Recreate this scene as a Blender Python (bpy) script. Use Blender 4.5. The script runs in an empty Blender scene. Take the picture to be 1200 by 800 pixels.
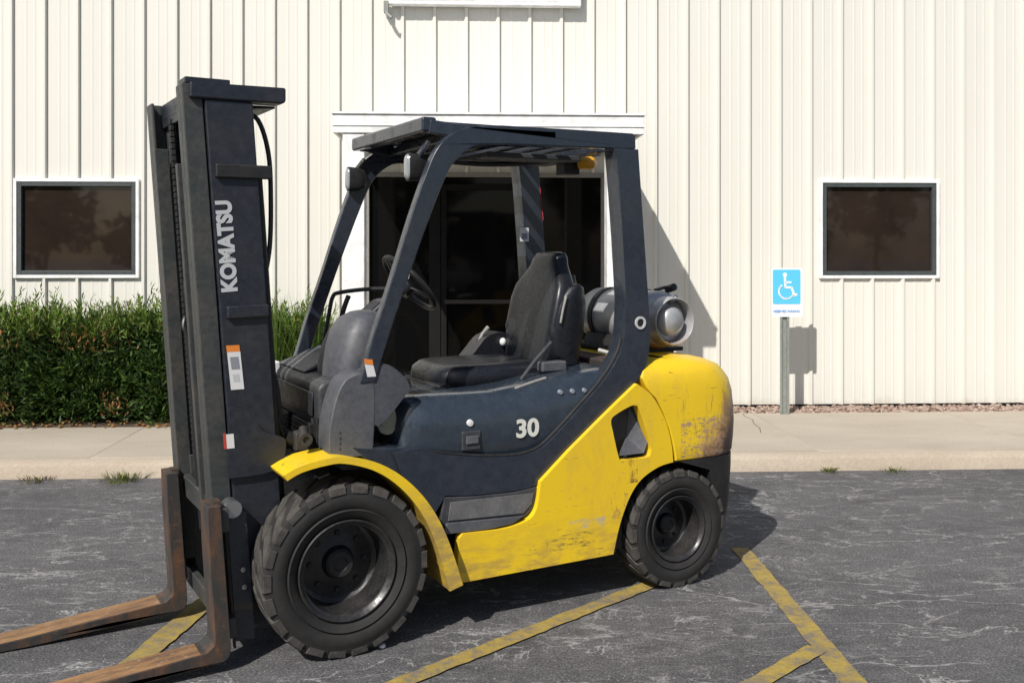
import bpy, bmesh, math, random
import numpy as np
from mathutils import Vector, Matrix
from mathutils.geometry import tessellate_polygon
R = math.radians
random.seed(7); rng = np.random.default_rng(7)
S = bpy.context.scene; COL = S.collection

# ------------------------------------------------------------------ camera, world, sun, exposure
cd = bpy.data.cameras.new('camera'); cam = bpy.data.objects.new('camera', cd); COL.objects.link(cam)
cam.location = (0, 0, 1.64); cam.rotation_euler = (R(90), 0, 0)
cd.sensor_width = 36; cd.lens = 1150 / 1200 * 36; cd.shift_y = -105 / 1200
cd.clip_start = .1; cd.clip_end = 2000
S.camera = cam
SUN = Vector((-.955, -1.747, 1.90)).normalized()            # direction towards the sun
el = math.asin(SUN.z)
w = bpy.data.worlds.new('World'); S.world = w; w.use_nodes = True
wn = w.node_tree; wn.nodes.clear()
sky = wn.nodes.new('ShaderNodeTexSky'); sky.sky_type = 'NISHITA'; sky.sun_disc = False
sky.sun_elevation = el; sky.sun_rotation = math.atan2(SUN.x, SUN.y)
sky.air_density = 1.0; sky.dust_density = 1.6; sky.ozone_density = 1.0
bg = wn.nodes.new('ShaderNodeBackground'); bg.inputs[1].default_value = .085
wo = wn.nodes.new('ShaderNodeOutputWorld')
wn.links.new(sky.outputs[0], bg.inputs[0]); wn.links.new(bg.outputs[0], wo.inputs[0])
sd = bpy.data.lights.new('sun', 'SUN'); sun = bpy.data.objects.new('sun', sd); COL.objects.link(sun)
sd.energy = 4.9; sd.angle = R(.5); sd.color = (1, .955, .885)
sun.rotation_euler = (-SUN).to_track_quat('-Z', 'Y').to_euler(); sun.location = (-10, -20, 18)
S.view_settings.view_transform = 'Standard'; S.view_settings.look = 'None'
S.view_settings.exposure = .17; S.view_settings.gamma = 1
S.view_settings.use_curve_mapping = False

# ------------------------------------------------------------------ materials
def nmat(name, col, rough=.5, metal=0., spec=.5, coat=0.):
    m = bpy.data.materials.new(name); m.use_nodes = True
    b = m.node_tree.nodes['Principled BSDF']
    b.inputs['Base Color'].default_value = (*col, 1); b.inputs['Roughness'].default_value = rough
    b.inputs['Metallic'].default_value = metal; b.inputs['Specular IOR Level'].default_value = spec
    b.inputs['Coat Weight'].default_value = coat
    return m, m.node_tree, b
class NT:
    def __init__(s, nt): s.t = nt; s.n = nt.nodes; s.l = nt.links
    def coord(s, scale=(1, 1, 1), kind='Object', loc=(0, 0, 0), rot=(0, 0, 0)):
        c = s.n.new('ShaderNodeTexCoord'); mp = s.n.new('ShaderNodeMapping')
        mp.inputs['Scale'].default_value = scale; mp.inputs['Location'].default_value = loc
        mp.inputs['Rotation'].default_value = rot
        s.l.new(c.outputs[kind], mp.inputs[0]); return mp.outputs[0]
    def noise(s, vec, scale, detail=4, rough=.55, dist=0.):
        n = s.n.new('ShaderNodeTexNoise'); n.inputs['Scale'].default_value = scale
        n.inputs['Detail'].default_value = detail; n.inputs['Roughness'].default_value = rough
        n.inputs['Distortion'].default_value = dist
        s.l.new(vec, n.inputs['Vector']); return n.outputs['Fac']
    def ramp(s, fac, pts):
        r = s.n.new('ShaderNodeValToRGB'); e = r.color_ramp.elements
        while len(e) > 1: e.remove(e[-1])
        for i, (p, c) in enumerate(pts):
            c = c if isinstance(c, tuple) else (c, c, c)
            x = e[0] if i == 0 else e.new(p)
            x.position = p; x.color = (*c, 1)
        s.l.new(fac, r.inputs[0]); return r.outputs[0]
    def mix(s, fac, a, b, mode='MIX'):
        m = s.n.new('ShaderNodeMix'); m.data_type = 'RGBA'; m.blend_type = mode
        for k, v in ((0, fac), (6, a), (7, b)):
            if isinstance(v, (int, float)): m.inputs[k].default_value = v
            elif isinstance(v, tuple): m.inputs[k].default_value = (*v, 1)
            else: s.l.new(v, m.inputs[k])
        return m.outputs[2]
    def math(s, op, a, b=0., c=0.):
        m = s.n.new('ShaderNodeMath'); m.operation = op
        for k, v in ((0, a), (1, b), (2, c)):
            if isinstance(v, (int, float)): m.inputs[k].default_value = v
            else: s.l.new(v, m.inputs[k])
        return m.outputs[0]
    def xyz(s, vec):
        x = s.n.new('ShaderNodeSeparateXYZ'); s.l.new(vec, x.inputs[0]); return x.outputs
    def bump(s, h, strength, dist, b):
        n = s.n.new('ShaderNodeBump'); n.inputs['Strength'].default_value = strength
        n.inputs['Distance'].default_value = dist
        s.l.new(h, n.inputs['Height']); s.l.new(n.outputs[0], b.inputs['Normal'])
    def island(s):
        g = s.n.new('ShaderNodeNewGeometry'); return g.outputs['Random Per Island']

def paint(name, col, rough=.35, dirt=(.12, .10, .08), amount=.35, scale=6, coat=0., spec=.5, chips=None, chip_at=.70, bump=.10):
    m, t, b = nmat(name, col, rough, 0, spec, coat); N = NT(t)
    v = N.coord(); a = N.noise(v, scale, 6, .65); f = N.noise(v, scale * 7, 5, .7)
    k = N.ramp(a, [(.42, 0.), (.75, amount)])
    c = N.mix(k, col, dirt)
    g = N.ramp(f, [(.35, .82), (.65, 1.08)])
    c = N.mix(1., c, g, 'MULTIPLY')
    if chips:
        q = N.noise(v, scale * 5, 8, .75, .6)
        c = N.mix(N.ramp(q, [(chip_at, 0.), (chip_at + .03, 1.)]), c, chips)
    t.links.new(c, b.inputs['Base Color'])
    t.links.new(N.ramp(f, [(.3, max(.05, rough - .1)), (.7, min(1, rough + .18))]), b.inputs['Roughness'])
    N.bump(f, bump, .003, b)
    return m
M = {}
M['navy'] = paint('navy_paint', (.019, .025, .038), .26, (.06, .06, .06), .22, 3, coat=.35, bump=.015)
M['navy_dull'] = paint('navy_paint_worn', (.016, .0195, .028), .38, (.06, .053, .047), .28, 5, chips=(.12, .06, .035), chip_at=.70, bump=.06)
M['mast_steel'] = paint('greased_mast_steel', (.036, .041, .041), .46, (.13, .10, .08), .4, 7, chips=(.14, .09, .06), chip_at=.69)
M['navy_gloss'] = paint('navy_gloss_plastic', (.024, .034, .049), .20, (.06, .065, .07), .2, 3, coat=.5, bump=.015)
M['plastic'] = paint('grey_plastic', (.068, .072, .085), .5, (.15, .145, .14), .5, 7)
M['dusty'] = paint('dusty_pale_metal', (.36, .35, .26), .7, (.16, .14, .09), .5, 12)
M['knee'] = paint('blue_grey_plastic', (.052, .055, .070), .5, (.13, .13, .13), .35, 7)
M['plastic_dark'] = paint('dark_grey_plastic', (.034, .037, .043), .5, (.12, .11, .10), .35, 8)
M['step'] = paint('scuffed_grey_step', (.10, .10, .105), .6, (.20, .19, .18), .6, 10)
M['black'] = paint('black_metal', (.010, .010, .011), .55, (.05, .045, .04), .35, 8)
M['vinyl'] = paint('black_vinyl', (.009, .010, .014), .34, (.022, .022, .026), .25, 9)
M['rim'] = paint('black_rim', (.016, .016, .017), .32, (.06, .055, .05), .5, 9)
M['hose'] = nmat('black_hose', (.012, .012, .013), .45)[0]
M['chrome'] = nmat('worn_bright_steel', (.45, .45, .46), .3, .9)[0]
M['white_plastic'] = nmat('white_plastic', (.65, .65, .66), .4)[0]
M['lens'] = nmat('lamp_lens', (.30, .32, .34), .12, .2)[0]
M['decal_white'] = nmat('decal_white', (.62, .62, .62), .45)[0]
M['letter'] = nmat('letter_grey_white', (.45, .46, .47), .5)[0]
M['letter_cream'] = nmat('letter_cream', (.62, .62, .56), .5)[0]
M['orange'] = nmat('decal_orange', (.65, .20, .03), .5)[0]
M['red'] = nmat('decal_red', (.42, .05, .03), .5)[0]
M['grey_print'] = nmat('decal_grey', (.22, .23, .26), .5)[0]
M['amber'] = nmat('amber_lens', (.6, .30, .02), .2)[0]
M['red_strap'] = nmat('red_belt', (.35, .02, .03), .7)[0]

# tyre rubber: dusty black
m, t, b = nmat('tyre_rubber', (.016, .015, .014), .75); N = NT(t); v = N.coord()
c = N.mix(N.ramp(N.noise(v, 9, 6, .7), [(.42, 0.), (.78, .5)]), (.011, .0105, .0105), (.040, .036, .032))
t.links.new(c, b.inputs['Base Color']); N.bump(N.noise(v, 60, 5, .7), .35, .003, b); M['tyre'] = m
# tread blocks: dustier where they meet the ground
m, t, b = nmat('tyre_tread_rubber', (.05, .046, .042), .85); N = NT(t); v = N.coord()
c = N.mix(N.ramp(N.noise(v, 14, 6, .7), [(.32, 0.), (.68, 1.)]), (.020, .019, .018), (.070, .064, .057))
t.links.new(c, b.inputs['Base Color']); N.bump(N.noise(v, 70, 5, .7), .5, .003, b); M['tread'] = m

# yellow machine paint
def yellow(name, worn, grime=0.):
    m, t, b = nmat(name, (.72, .47, .012), .42, 0, .5, .1); N = NT(t); v = N.coord(); X = N.xyz(v)
    c = N.mix(N.ramp(N.noise(v, 2.2, 5, .6), [(.4, 0.), (.75, .55)]), (.74, .505, .011), (.66, .41, .02))
    gr = N.noise(N.coord((1, 1, .35)), 5, 8, .72, .5)
    c = N.mix(N.ramp(gr, [(.52, 0.), (.74, .42)]), c, (.40, .26, .06))
    low = N.math('MULTIPLY_ADD', X[2], -2.2, .98 + grime)       # road grime thrown up along the sill
    gl = N.math('MULTIPLY', N.ramp(low, [(0, 0.), (.5, 1.)]), N.ramp(N.noise(N.coord((1, 1, 3)), 7, 6, .7), [(.42 - grime * .2, 0.), (.62 - grime * .1, .75)]))
    c = N.mix(gl, c, (.24, .17, .09) if grime else (.30, .19, .07))
    sc = N.noise(N.coord((3, 3, 14)), 4, 8, .75, .3)
    c = N.mix(N.ramp(sc, [(.625, 0.), (.66, .85)]), c, (.13, .08, .045))
    sd2 = N.noise(N.coord((2, 2, 9), loc=(3, 1, 7)), 7, 9, .78, .5); c = N.mix(N.ramp(sd2, [(.615, 0.), (.65, .65)]), c, (.34, .24, .12))
    def patch(cx_, wx_, cz_, wz_, sc_, lo, hi, col_, amt):
        z = N.math('MULTIPLY', N.math('COMPARE', X[2], cz_, wz_), N.math('COMPARE', X[0], cx_, wx_))
        return N.mix(N.math('MULTIPLY', z, N.ramp(N.noise(N.coord(sc_), 9, 7, .75), [(lo, 0.), (hi, amt)])), c, col_)
    c = patch(-1.08, .13, .31, .035, (1, 1, 4), .50, .60, (.10, .07, .05), .8)
    c = patch(-1.17, .10, .375, .03, (1, 1, 3), .50, .58, (.42, .36, .24), .8)
    c = patch(-1.42, .035, .60, .06, (3, 1, 1), .46, .56, (.14, .06, .03), .85)
    c = patch(-1.35, .05, .50, .12, (2, 1, 1), .54, .62, (.32, .18, .06), .8)
    if worn: c = patch(-1.86, .20, .86, .13, (5, 5, .8), .56, .66, (.26, .15, .06), .75)
    if worn:                                             # knocked rear corner: paint gone to primer and rust
        r1 = N.math('MULTIPLY_ADD', X[0], -3.4, -5.85)   # 0 at -1.72 .. 1 at -2.02
        r2 = N.math('MULTIPLY_ADD', X[2], -2.6, 2.55)    # 1 at .6 .. 0 at .98
        wr = N.math('ADD', N.math('MULTIPLY', r1, .75), N.math('MULTIPLY', r2, .75))
        wn_ = N.noise(N.coord((1, 1, .5)), 11, 9, .78, .8)
        q = N.math('ADD', wr, N.math('MULTIPLY', wn_, 1.3))
        c = N.mix(N.ramp(q, [(.0, 0.), (1.0, 0.), (1.0, 0.)]), c, (.4, .3, .2)) if 0 else c
        k1 = N.n.new('ShaderNodeMapRange'); k1.inputs[1].default_value = 1.44; k1.inputs[2].default_value = 1.68; N.l.new(q, k1.inputs[0])
        c = N.mix(N.math('MULTIPLY', k1.outputs[0], .85), c, (.30, .17, .11))
        k2 = N.n.new('ShaderNodeMapRange'); k2.inputs[1].default_value = 1.66; k2.inputs[2].default_value = 1.92; N.l.new(q, k2.inputs[0])
        c = N.mix(k2.outputs[0], c, (.085, .045, .04))
        ps = N.noise(N.coord((1, 1, 2.5)), 26, 6, .7)
        z = N.math('MULTIPLY', N.math('COMPARE', X[2], .725, .095), N.math('COMPARE', X[0], -1.86, .15))
        c = N.mix(N.math('MULTIPLY', z, N.ramp(ps, [(.52, 0.), (.58, .9)])), c, (.32, .21, .15))
        c = N.mix(N.math('MULTIPLY', z, N.ramp(ps, [(.36, .8), (.43, 0.)])), c, (.10, .07, .06))
    t.links.new(c, b.inputs['Base Color'])
    t.links.new(N.ramp(gr, [(.3, .34), (.8, .75)]), b.inputs['Roughness'])
    N.bump(N.noise(v, 40, 4, .6), .1, .004, b)
    return m
M['yellow'] = yellow('yellow_machine_paint', False); M['yellow_fender'] = yellow('yellow_fender_paint_grimy', False, .55); M['yellow_worn'] = yellow('yellow_machine_paint_knocked', True)

# rusty forks
m, t, b = nmat('rusty_steel', (.15, .08, .04), .7, .15); N = NT(t); v = N.coord()
c = N.mix(N.ramp(N.noise(N.coord((1, 1, .35)), 13, 7, .7), [(.46, 0.), (.64, 1.)]), (.034, .032, .031), (.105, .052, .028))
c = N.mix(N.ramp(N.noise(N.coord((1, 3, 3)), 22, 6, .7), [(.58, 0.), (.75, .7)]), c, (.22, .12, .055))
t.links.new(c, b.inputs['Base Color']); N.bump(N.noise(v, 45, 5, .7), .3, .004, b); M['rust'] = m
m, t, b = nmat('rusty_blade_steel', (.3, .16, .06), .65, .1); N = NT(t); v = N.coord()
c = N.mix(N.ramp(N.noise(N.coord((.6, 2, 2)), 9, 7, .7), [(.32, 0.), (.62, 1.)]), (.10, .055, .035), (.30, .165, .070))
c = N.mix(N.ramp(N.noise(v, 30, 6, .7), [(.56, 0.), (.7, .8)]), c, (.34, .26, .18))
t.links.new(c, b.inputs['Base Color']); N.bump(N.noise(v, 45, 5, .7), .3, .004, b); M['rust_blade'] = m
# gas bottle
m, t, b = nmat('gas_tank_paint', (.42, .42, .43), .38, .35); N = NT(t); v = N.coord()
c = N.mix(N.ramp(N.noise(v, 6, 6, .7), [(.4, 0.), (.7, .8)]), (.46, .47, .49), (.26, .255, .25))
X = N.xyz(v); rs = N.math('ADD', N.math('MULTIPLY', X[2], -3.2), N.math('MULTIPLY', N.noise(v, 9, 6, .7), 1.0))
k = N.n.new('ShaderNodeMapRange'); k.inputs[1].default_value = -3.32; k.inputs[2].default_value = -3.12; N.l.new(rs, k.inputs[0])
c = N.mix(k.outputs[0], c, (.34, .17, .07))
t.links.new(c, b.inputs['Base Color']); M['gas'] = m

# asphalt
m, t, b = nmat('asphalt', (.09, .09, .09), .85, 0, .35); N = NT(t); v = N.coord()
big = N.noise(N.coord((.40, 1, 1)), 1.1, 6, .6, .4)
c = N.mix(N.ramp(big, [(.3, 0.), (.7, 1.)]), (.066, .066, .070), (.104, .103, .106))
mid = N.noise(N.coord((.85, 1.1, 1)), 9, 10, .80, .1)
c = N.mix(N.ramp(mid, [(.44, 0.), (.68, .72)]), c, (.148, .145, .147))
c = N.mix(N.ramp(N.noise(N.coord((.55, 1.1, 1), loc=(9, 5, 0)), 5, 9, .74, .2), [(.52, 0.), (.72, .5)]), c, (.036, .035, .036))
fine = N.noise(v, 95, 6, .75); sp = N.noise(v, 230, 3, .7)
c = N.mix(1., c, N.ramp(fine, [(.32, .30), (.5, .92), (.68, 2.1)]), 'MULTIPLY')
c = N.mix(1., c, N.ramp(sp, [(.3, .50), (.7, 1.6)]), 'MULTIPLY')
def crack(sc, loc, s, wdt, dist, det=6):
    n = N.noise(N.coord(sc, loc=loc), s, 5, .58, dist * .35)
    return N.ramp(N.math('ABSOLUTE', N.math('SUBTRACT', n, .5)), [(0., 1.), (wdt, 0.)])
def blot(loc, s, a, b_): return N.ramp(N.noise(N.coord((.5, 1, 1), loc=loc), s, 4, .6), [(a, 0.), (b_, 1.)])
for sc, loc, s_, wd_, ds, mk, amt, col_ in (((.34, 1, 1), (0, 0, 0), 2.4, .010, .9, ((3, 1, 0), 1.7, .44, .57), .72, (.44, .435, .43)),
        ((.50, 1, 1), (7, 3, 0), 4.0, .011, 1.1, ((-5, 2, 0), 2.1, .46, .59), .62, (.40, .395, .39)),
        ((.7, 1, 1), (27, 13, 0), 2.1, .006, 1.2, ((1, 7, 0), 2.6, .44, .57), .8, (.46, .45, .44)),
        ((.3, 1, 1), (17, 9, 0), 2.0, .007, 1.2, ((11, 2, 0), 1.2, .40, .52), .6, (.028, .028, .028))):
    c = N.mix(N.math('MULTIPLY', N.math('MULTIPLY', N.math('MULTIPLY', crack(sc, loc, s_, wd_, ds), blot(*mk)), N.ramp(fine, [(.36, .35), (.56, 1.)])), amt), c, col_)
oil = N.ramp(N.noise(N.coord(loc=(2, 6, 0)), 1.7, 3, .5), [(.62, 0.), (.72, .5)]); c = N.mix(oil, c, (.035, .033, .032))
chip = N.noise(v, 52, 3, .5); c = N.mix(N.ramp(chip, [(.665, 0.), (.70, .8)]), c, (.34, .33, .32))
t.links.new(c, b.inputs['Base Color'])
N.bump(N.math('ADD', fine, N.math('MULTIPLY', mid, .6)), .6, .012, b); M['asphalt'] = m; asphalt_col = c
# worn road paint
m, t, b = nmat('worn_yellow_road_paint', (.4, .28, .03), .8, 0, .3); N = NT(t); v = N.coord(kind='Object')
f1 = N.noise(v, 9, 7, .75); f2 = N.noise(v, 70, 5, .75)
c = N.mix(N.ramp(f1, [(.3, 0.), (.7, 1.)]), (.34, .25, .055), (.26, .19, .060))
kk = N.math('ADD', N.math('MULTIPLY', f1, .55), N.math('MULTIPLY', f2, .45))
c = N.mix(N.ramp(kk, [(.49, 0.), (.56, .9)]), c, (.14, .125, .11))
c = N.mix(1., c, N.ramp(f2, [(.3, .7), (.7, 1.3)]), 'MULTIPLY')
t.links.new(c, b.inputs['Base Color']); N.bump(f2, .4, .006, b); M['road_paint'] = m
m2 = m.copy(); m2.name = 'faded_yellow_road_paint'
for n in m2.node_tree.nodes:
    if n.type == 'VALTORGB' and abs(n.color_ramp.elements[0].position - .49) < .001 and len(n.color_ramp.elements) == 2:
        n.color_ramp.elements[0].position = .47; n.color_ramp.elements[1].position = .60
M['road_paint_faded'] = m2
# concrete
def concrete(name, c0, c1):
    m, t, b = nmat(name, c0, .85, 0, .3); N = NT(t); v = N.coord()
    c = N.mix(N.ramp(N.noise(N.coord((.5, 1, 1)), 1.5, 6, .65), [(.35, 0.), (.68, 1.)]), c0, c1)
    g = N.noise(v, 60, 6, .75)
    c = N.mix(1., c, N.ramp(g, [(.3, .82), (.7, 1.14)]), 'MULTIPLY')
    st = N.noise(N.coord((.4, 1.4, 1), loc=(4, 4, 0)), 4.0, 7, .7)
    c = N.mix(N.ramp(st, [(.58, 0.), (.72, .45)]), c, (.25, .21, .16))
    t.links.new(c, b.inputs['Base Color']); N.bump(g, .3, .004, b); return m
M['concrete'] = concrete('concrete', (.34, .295, .24), (.41, .365, .30))
M['kerb'] = concrete('kerb_concrete', (.36, .30, .235), (.43, .37, .295))
M['mulch'] = concrete('dark_soil', (.06, .045, .03), (.10, .075, .05))
# wall paints
m, t, b = nmat('cream_wall_panel', (.66, .63, .53), .42, 0, .4); N = NT(t)
c = N.mix(N.ramp(N.noise(N.coord((1, 1, .25)), 1.4, 6, .6), [(.35, 0.), (.7, 1.)]), (.655, .643, .588), (.632, .619, .562))
c = N.mix(N.ramp(N.noise(N.coord((9, 9, .4)), 2., 5, .6), [(.5, 0.), (.8, .12)]), c, (.56, .53, .46))
X = N.xyz(N.coord()); sp = N.math('ADD', N.math('MULTIPLY', X[2], -1.9), N.math('MULTIPLY', N.noise(N.coord((1, 1, .6)), 5, 7, .7), .7))
c = N.mix(N.ramp(sp, [(0, 0.), (.2, .45)]), c, (.42, .36, .27))   # splashed soil low on the wall
t.links.new(c, b.inputs['Base Color']); M['cream'] = m
M['white_trim'] = paint('white_trim', (.80, .80, .79), .4, (.6, .58, .52), .10, 1.2, bump=.0)
M['shade_trim'] = paint('soffit_white', (.76, .76, .74), .5, (.6, .58, .52), .1, 1.5, bump=.0)
M['alu'] = paint('bronze_aluminium', (.010, .0095, .0095), .6, (.02, .02, .02), .3, 5, spec=.12)
M['alu_light'] = paint('grey_aluminium', (.26, .25, .235), .42, (.2, .19, .17), .3, 5)
M['alu_mid'] = paint('dull_aluminium', (.045, .043, .04), .5, (.05, .05, .05), spec=.2)
M['frame_dark'] = paint('dark_window_frame', (.055, .065, .068), .4, (.03, .03, .03), .3, 5)
m, t, b = nmat('tinted_glass', (.020, .0135, .0105), .03, 0, .5); N = NT(t)
c = N.mix(N.ramp(N.noise(N.coord(), 2.2, 4, .6), [(.35, 0.), (.7, 1.)]), (.026, .018, .014), (.016, .011, .009))
t.links.new(c, b.inputs['Base Color']); N.bump(N.noise(N.coord(), 2.5, 2, .5), .04, .02, b); M['glass'] = m
m, t, b = nmat('door_glass', (.004, .004, .0042), .05, 0, .16); M['door_glass'] = m
M['roof_metal'] = paint('roof_metal', (.42, .42, .41), .45)
# leaves
def leaf(name, cols, rough=.55):
    m, t, b = nmat(name, cols[0], rough, 0, .35); N = NT(t)
    c = N.ramp(N.island(), [(i / max(1, len(cols) - 1), q) for i, q in enumerate(cols)])
    t.links.new(c, b.inputs['Base Color'])
    tr = t.nodes.new('ShaderNodeBsdfTranslucent'); mx = t.nodes.new('ShaderNodeMixShader'); mx.inputs[0].default_value = .22
    t.links.new(c, tr.inputs[0]); t.links.new(b.outputs[0], mx.inputs[1]); t.links.new(tr.outputs[0], mx.inputs[2])
    t.links.new(mx.outputs[0], t.nodes['Material Output'].inputs[0]); return m
M['yew'] = leaf('yew_leaves', [(.016, .036, .010), (.028, .060, .012), (.045, .090, .014), (.075, .13, .020), (.024, .050, .014)])
M['yew_tip'] = leaf('fresh_shoot_leaves', [(.07, .13, .016), (.11, .19, .022), (.14, .21, .028), (.08, .14, .018), (.19, .15, .04)])
M['lily'] = leaf('strap_leaves', [(.07, .14, .02), (.10, .18, .025), (.13, .20, .04), (.05, .10, .018)])
M['rustleaf'] = leaf('browned_leaves', [(.30, .12, .04), (.22, .13, .05), (.34, .20, .07)])
M['grass'] = leaf('grass_blades', [(.09, .14, .03), (.16, .19, .05), (.22, .21, .08), (.12, .16, .03)])
M['dry_grass'] = leaf('dry_grass_blades', [(.16, .13, .07), (.22, .18, .10), (.12, .12, .05)])
M['bark'] = paint('bark', (.07, .05, .035), .9)
M['tree_leaves'] = leaf('tree_leaves', [(.03, .05, .015), (.05, .08, .02), (.07, .10, .03)])
# gravel
m, t, b = nmat('gravel_stone', (.3, .2, .16), .85); N = NT(t)
c = N.ramp(N.island(), [(0, (.15, .09, .07)), (.25, (.27, .18, .14)), (.5, (.40, .33, .27)), (.75, (.19, .115, .09)), (1, (.33, .26, .21))])
t.links.new(c, b.inputs['Base Color']); M['stone'] = m
# sign
M['sign_blue'] = nmat('sign_blue', (.10, .50, .74), .35)[0]
M['sign_white'] = nmat('sign_white', (.80, .82, .84), .4)[0]
M['sign_text'] = nmat('sign_text_blue', (.10, .28, .62), .4)[0]
M['post'] = paint('galvanised_post', (.22, .235, .215), .5, (.3, .3, .28), .3, 6)

# ------------------------------------------------------------------ helpers
class MB:
    def __init__(s): s.v = []; s.f = []
    def add(s, vs, fs):
        o = len(s.v); s.v += [tuple(p) for p in vs]; s.f += [tuple(i + o for i in f) for f in fs]; return s
    def box(s, x0, x1, y0, y1, z0, z1):
        x0, x1 = sorted((x0, x1)); y0, y1 = sorted((y0, y1)); z0, z1 = sorted((z0, z1))
        return s.add([(x, y, z) for z in (z0, z1) for y in (y0, y1) for x in (x0, x1)],
                     [(0, 2, 3, 1), (4, 5, 7, 6), (0, 1, 5, 4), (2, 6, 7, 3), (0, 4, 6, 2), (1, 3, 7, 5)])
    def bar(s, a, b, wd, h, up=(0, 0, 1)):
        a, b = Vector(a), Vector(b); d = (b - a).normalized(); sx = d.cross(Vector(up)).normalized(); u = sx.cross(d)
        vs = [p + sx * i * wd / 2 + u * j * h / 2 for p in (a, b) for i, j in ((-1, -1), (1, -1), (1, 1), (-1, 1))]
        return s.add(vs, [(3, 2, 1, 0), (4, 5, 6, 7), (0, 1, 5, 4), (1, 2, 6, 5), (2, 3, 7, 6), (3, 0, 4, 7)])
    def plate(s, poly, v0, v1, holes=()):      # outline in (x, z), thickness along y
        loops = [list(poly)] + [list(h) for h in holes]
        def area(p): return sum(p[i][0] * p[(i + 1) % len(p)][1] - p[(i + 1) % len(p)][0] * p[i][1] for i in range(len(p)))
        if area(loops[0]) < 0: loops[0].reverse()
        for h in loops[1:]:
            if area(h) > 0: h.reverse()
        flat = [p for l in loops for p in l]; n = len(flat)
        tri = tessellate_polygon([[Vector((p[0], p[1], 0)) for p in l] for l in loops])
        vs = [(p[0], v0, p[1]) for p in flat] + [(p[0], v1, p[1]) for p in flat]; fs = []
        hi = v1 > v0
        for tr in tri:
            a, b_, c_ = (flat[i] for i in tr)
            cr = (b_[0] - a[0]) * (c_[1] - a[1]) - (b_[1] - a[1]) * (c_[0] - a[0])
            tr = tr if cr > 0 else tr[::-1]      # ccw seen with x right, z up = looking along +y => normal -y
            lo = tr; up = tuple(i + n for i in tr[::-1])
            fs += [lo, up] if hi else [lo[::-1], up[::-1]]
        o = 0
        for l in loops:
            k = len(l)
            for i in range(k):
                a, b_ = o + i, o + (i + 1) % k
                q = (b_, a, a + n, b_ + n)
                fs.append(q if hi else q[::-1])
            o += k
        return s.add(vs, fs)
    def lathe(s, prof, n=48, c=(0, 0, 0), closed=False, cap=False):     # prof [(a, r)] round the y axis
        vs = []; fs = []; k = len(prof)
        for i in range(n):
            p = 2 * math.pi * i / n
            vs += [(c[0] + r * math.cos(p), c[1] + a, c[2] + r * math.sin(p)) for a, r in prof]
        for i in range(n):
            for j in range(k if closed else k - 1):
                a, b_ = i * k + j, i * k + (j + 1) % k; c_, d = ((i + 1) % n) * k + (j + 1) % k, ((i + 1) % n) * k + j
                fs.append((a, b_, c_, d))
        if cap:
            fs.append(tuple(i * k for i in range(n))); fs.append(tuple(i * k + k - 1 for i in reversed(range(n))))
        return s.add(vs, fs)
    def tube(s, pts, r, n=10, closed=False):
        pts = [Vector(p) for p in pts]; m_ = len(pts); vs = []; fs = []; up = None
        for i, p in enumerate(pts):
            a = pts[i - 1] if (i or closed) else p; b_ = pts[(i + 1) % m_] if (i < m_ - 1 or closed) else p
            d = (b_ - a).normalized()
            if up is None: up = d.orthogonal().normalized()
            else: up = (up - d * up.dot(d)).normalized()
            sd_ = d.cross(up); rr = r[i] if isinstance(r, (list, tuple)) else r
            vs += [p + (up * math.cos(2 * math.pi * k / n) + sd_ * math.sin(2 * math.pi * k / n)) * rr for k in range(n)]
        for i in range(m_ if closed else m_ - 1):
            for k in range(n):
                a, b_ = i * n + k, i * n + (k + 1) % n; j = (i + 1) % m_
                fs.append((a, b_, j * n + (k + 1) % n, j * n + k))
        if not closed: fs += [tuple(reversed(range(n))), tuple((m_ - 1) * n + k for k in range(n))]
        return s.add(vs, fs)
    def loft(s, rings, cap=True):
        k = len(rings[0]); vs = [p for r_ in rings for p in r_]; fs = []
        for i in range(len(rings) - 1):
            for j in range(k): fs.append((i * k + j, i * k + (j + 1) % k, (i + 1) * k + (j + 1) % k, (i + 1) * k + j))
        if cap: fs += [tuple(reversed(range(k))), tuple((len(rings) - 1) * k + j for j in range(k))]
        return s.add(vs, fs)
    def xf(s, mtx): s.v = [tuple(mtx @ Vector(p)) for p in s.v]; return s
    def mesh(s, name, mat, smooth=True, ang=32):
        me = bpy.data.meshes.new(name); me.from_pydata(s.v, [], s.f)
        bm = bmesh.new(); bm.from_mesh(me); bmesh.ops.recalc_face_normals(bm, faces=bm.faces); bm.to_mesh(me); bm.free()
        if smooth:
            me.polygons.foreach_set('use_smooth', [True] * len(me.polygons)); me.set_sharp_from_angle(angle=R(ang))
        me.materials.append(mat); return me
    def build(s, name, mat, parent=None, bevel=0, seg=2, smooth=True, ang=32, label=None):
        o = bpy.data.objects.new(name, s.mesh(name, mat, smooth, ang)); COL.objects.link(o)
        if parent: o.parent = parent
        if label: o['label'] = label
        if bevel:
            bv = o.modifiers.new('bevel', 'BEVEL'); bv.width = bevel; bv.segments = seg; bv.limit_method = 'ANGLE'
            bv.angle_limit = R(30); bv.harden_normals = True
        return o
def empty(name, loc=(0, 0, 0), rz=0, parent=None):
    o = bpy.data.objects.new(name, None); COL.objects.link(o); o.location = loc; o.rotation_euler = (0, 0, rz)
    o.empty_display_size = .2
    if parent: o.parent = parent
    return o
def tag(o, label=None, cat=None, group=None, kind=None):
    for k, v in (('label', label), ('category', cat), ('group', group), ('kind', kind)):
        if v: o[k] = v
    return o
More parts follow.
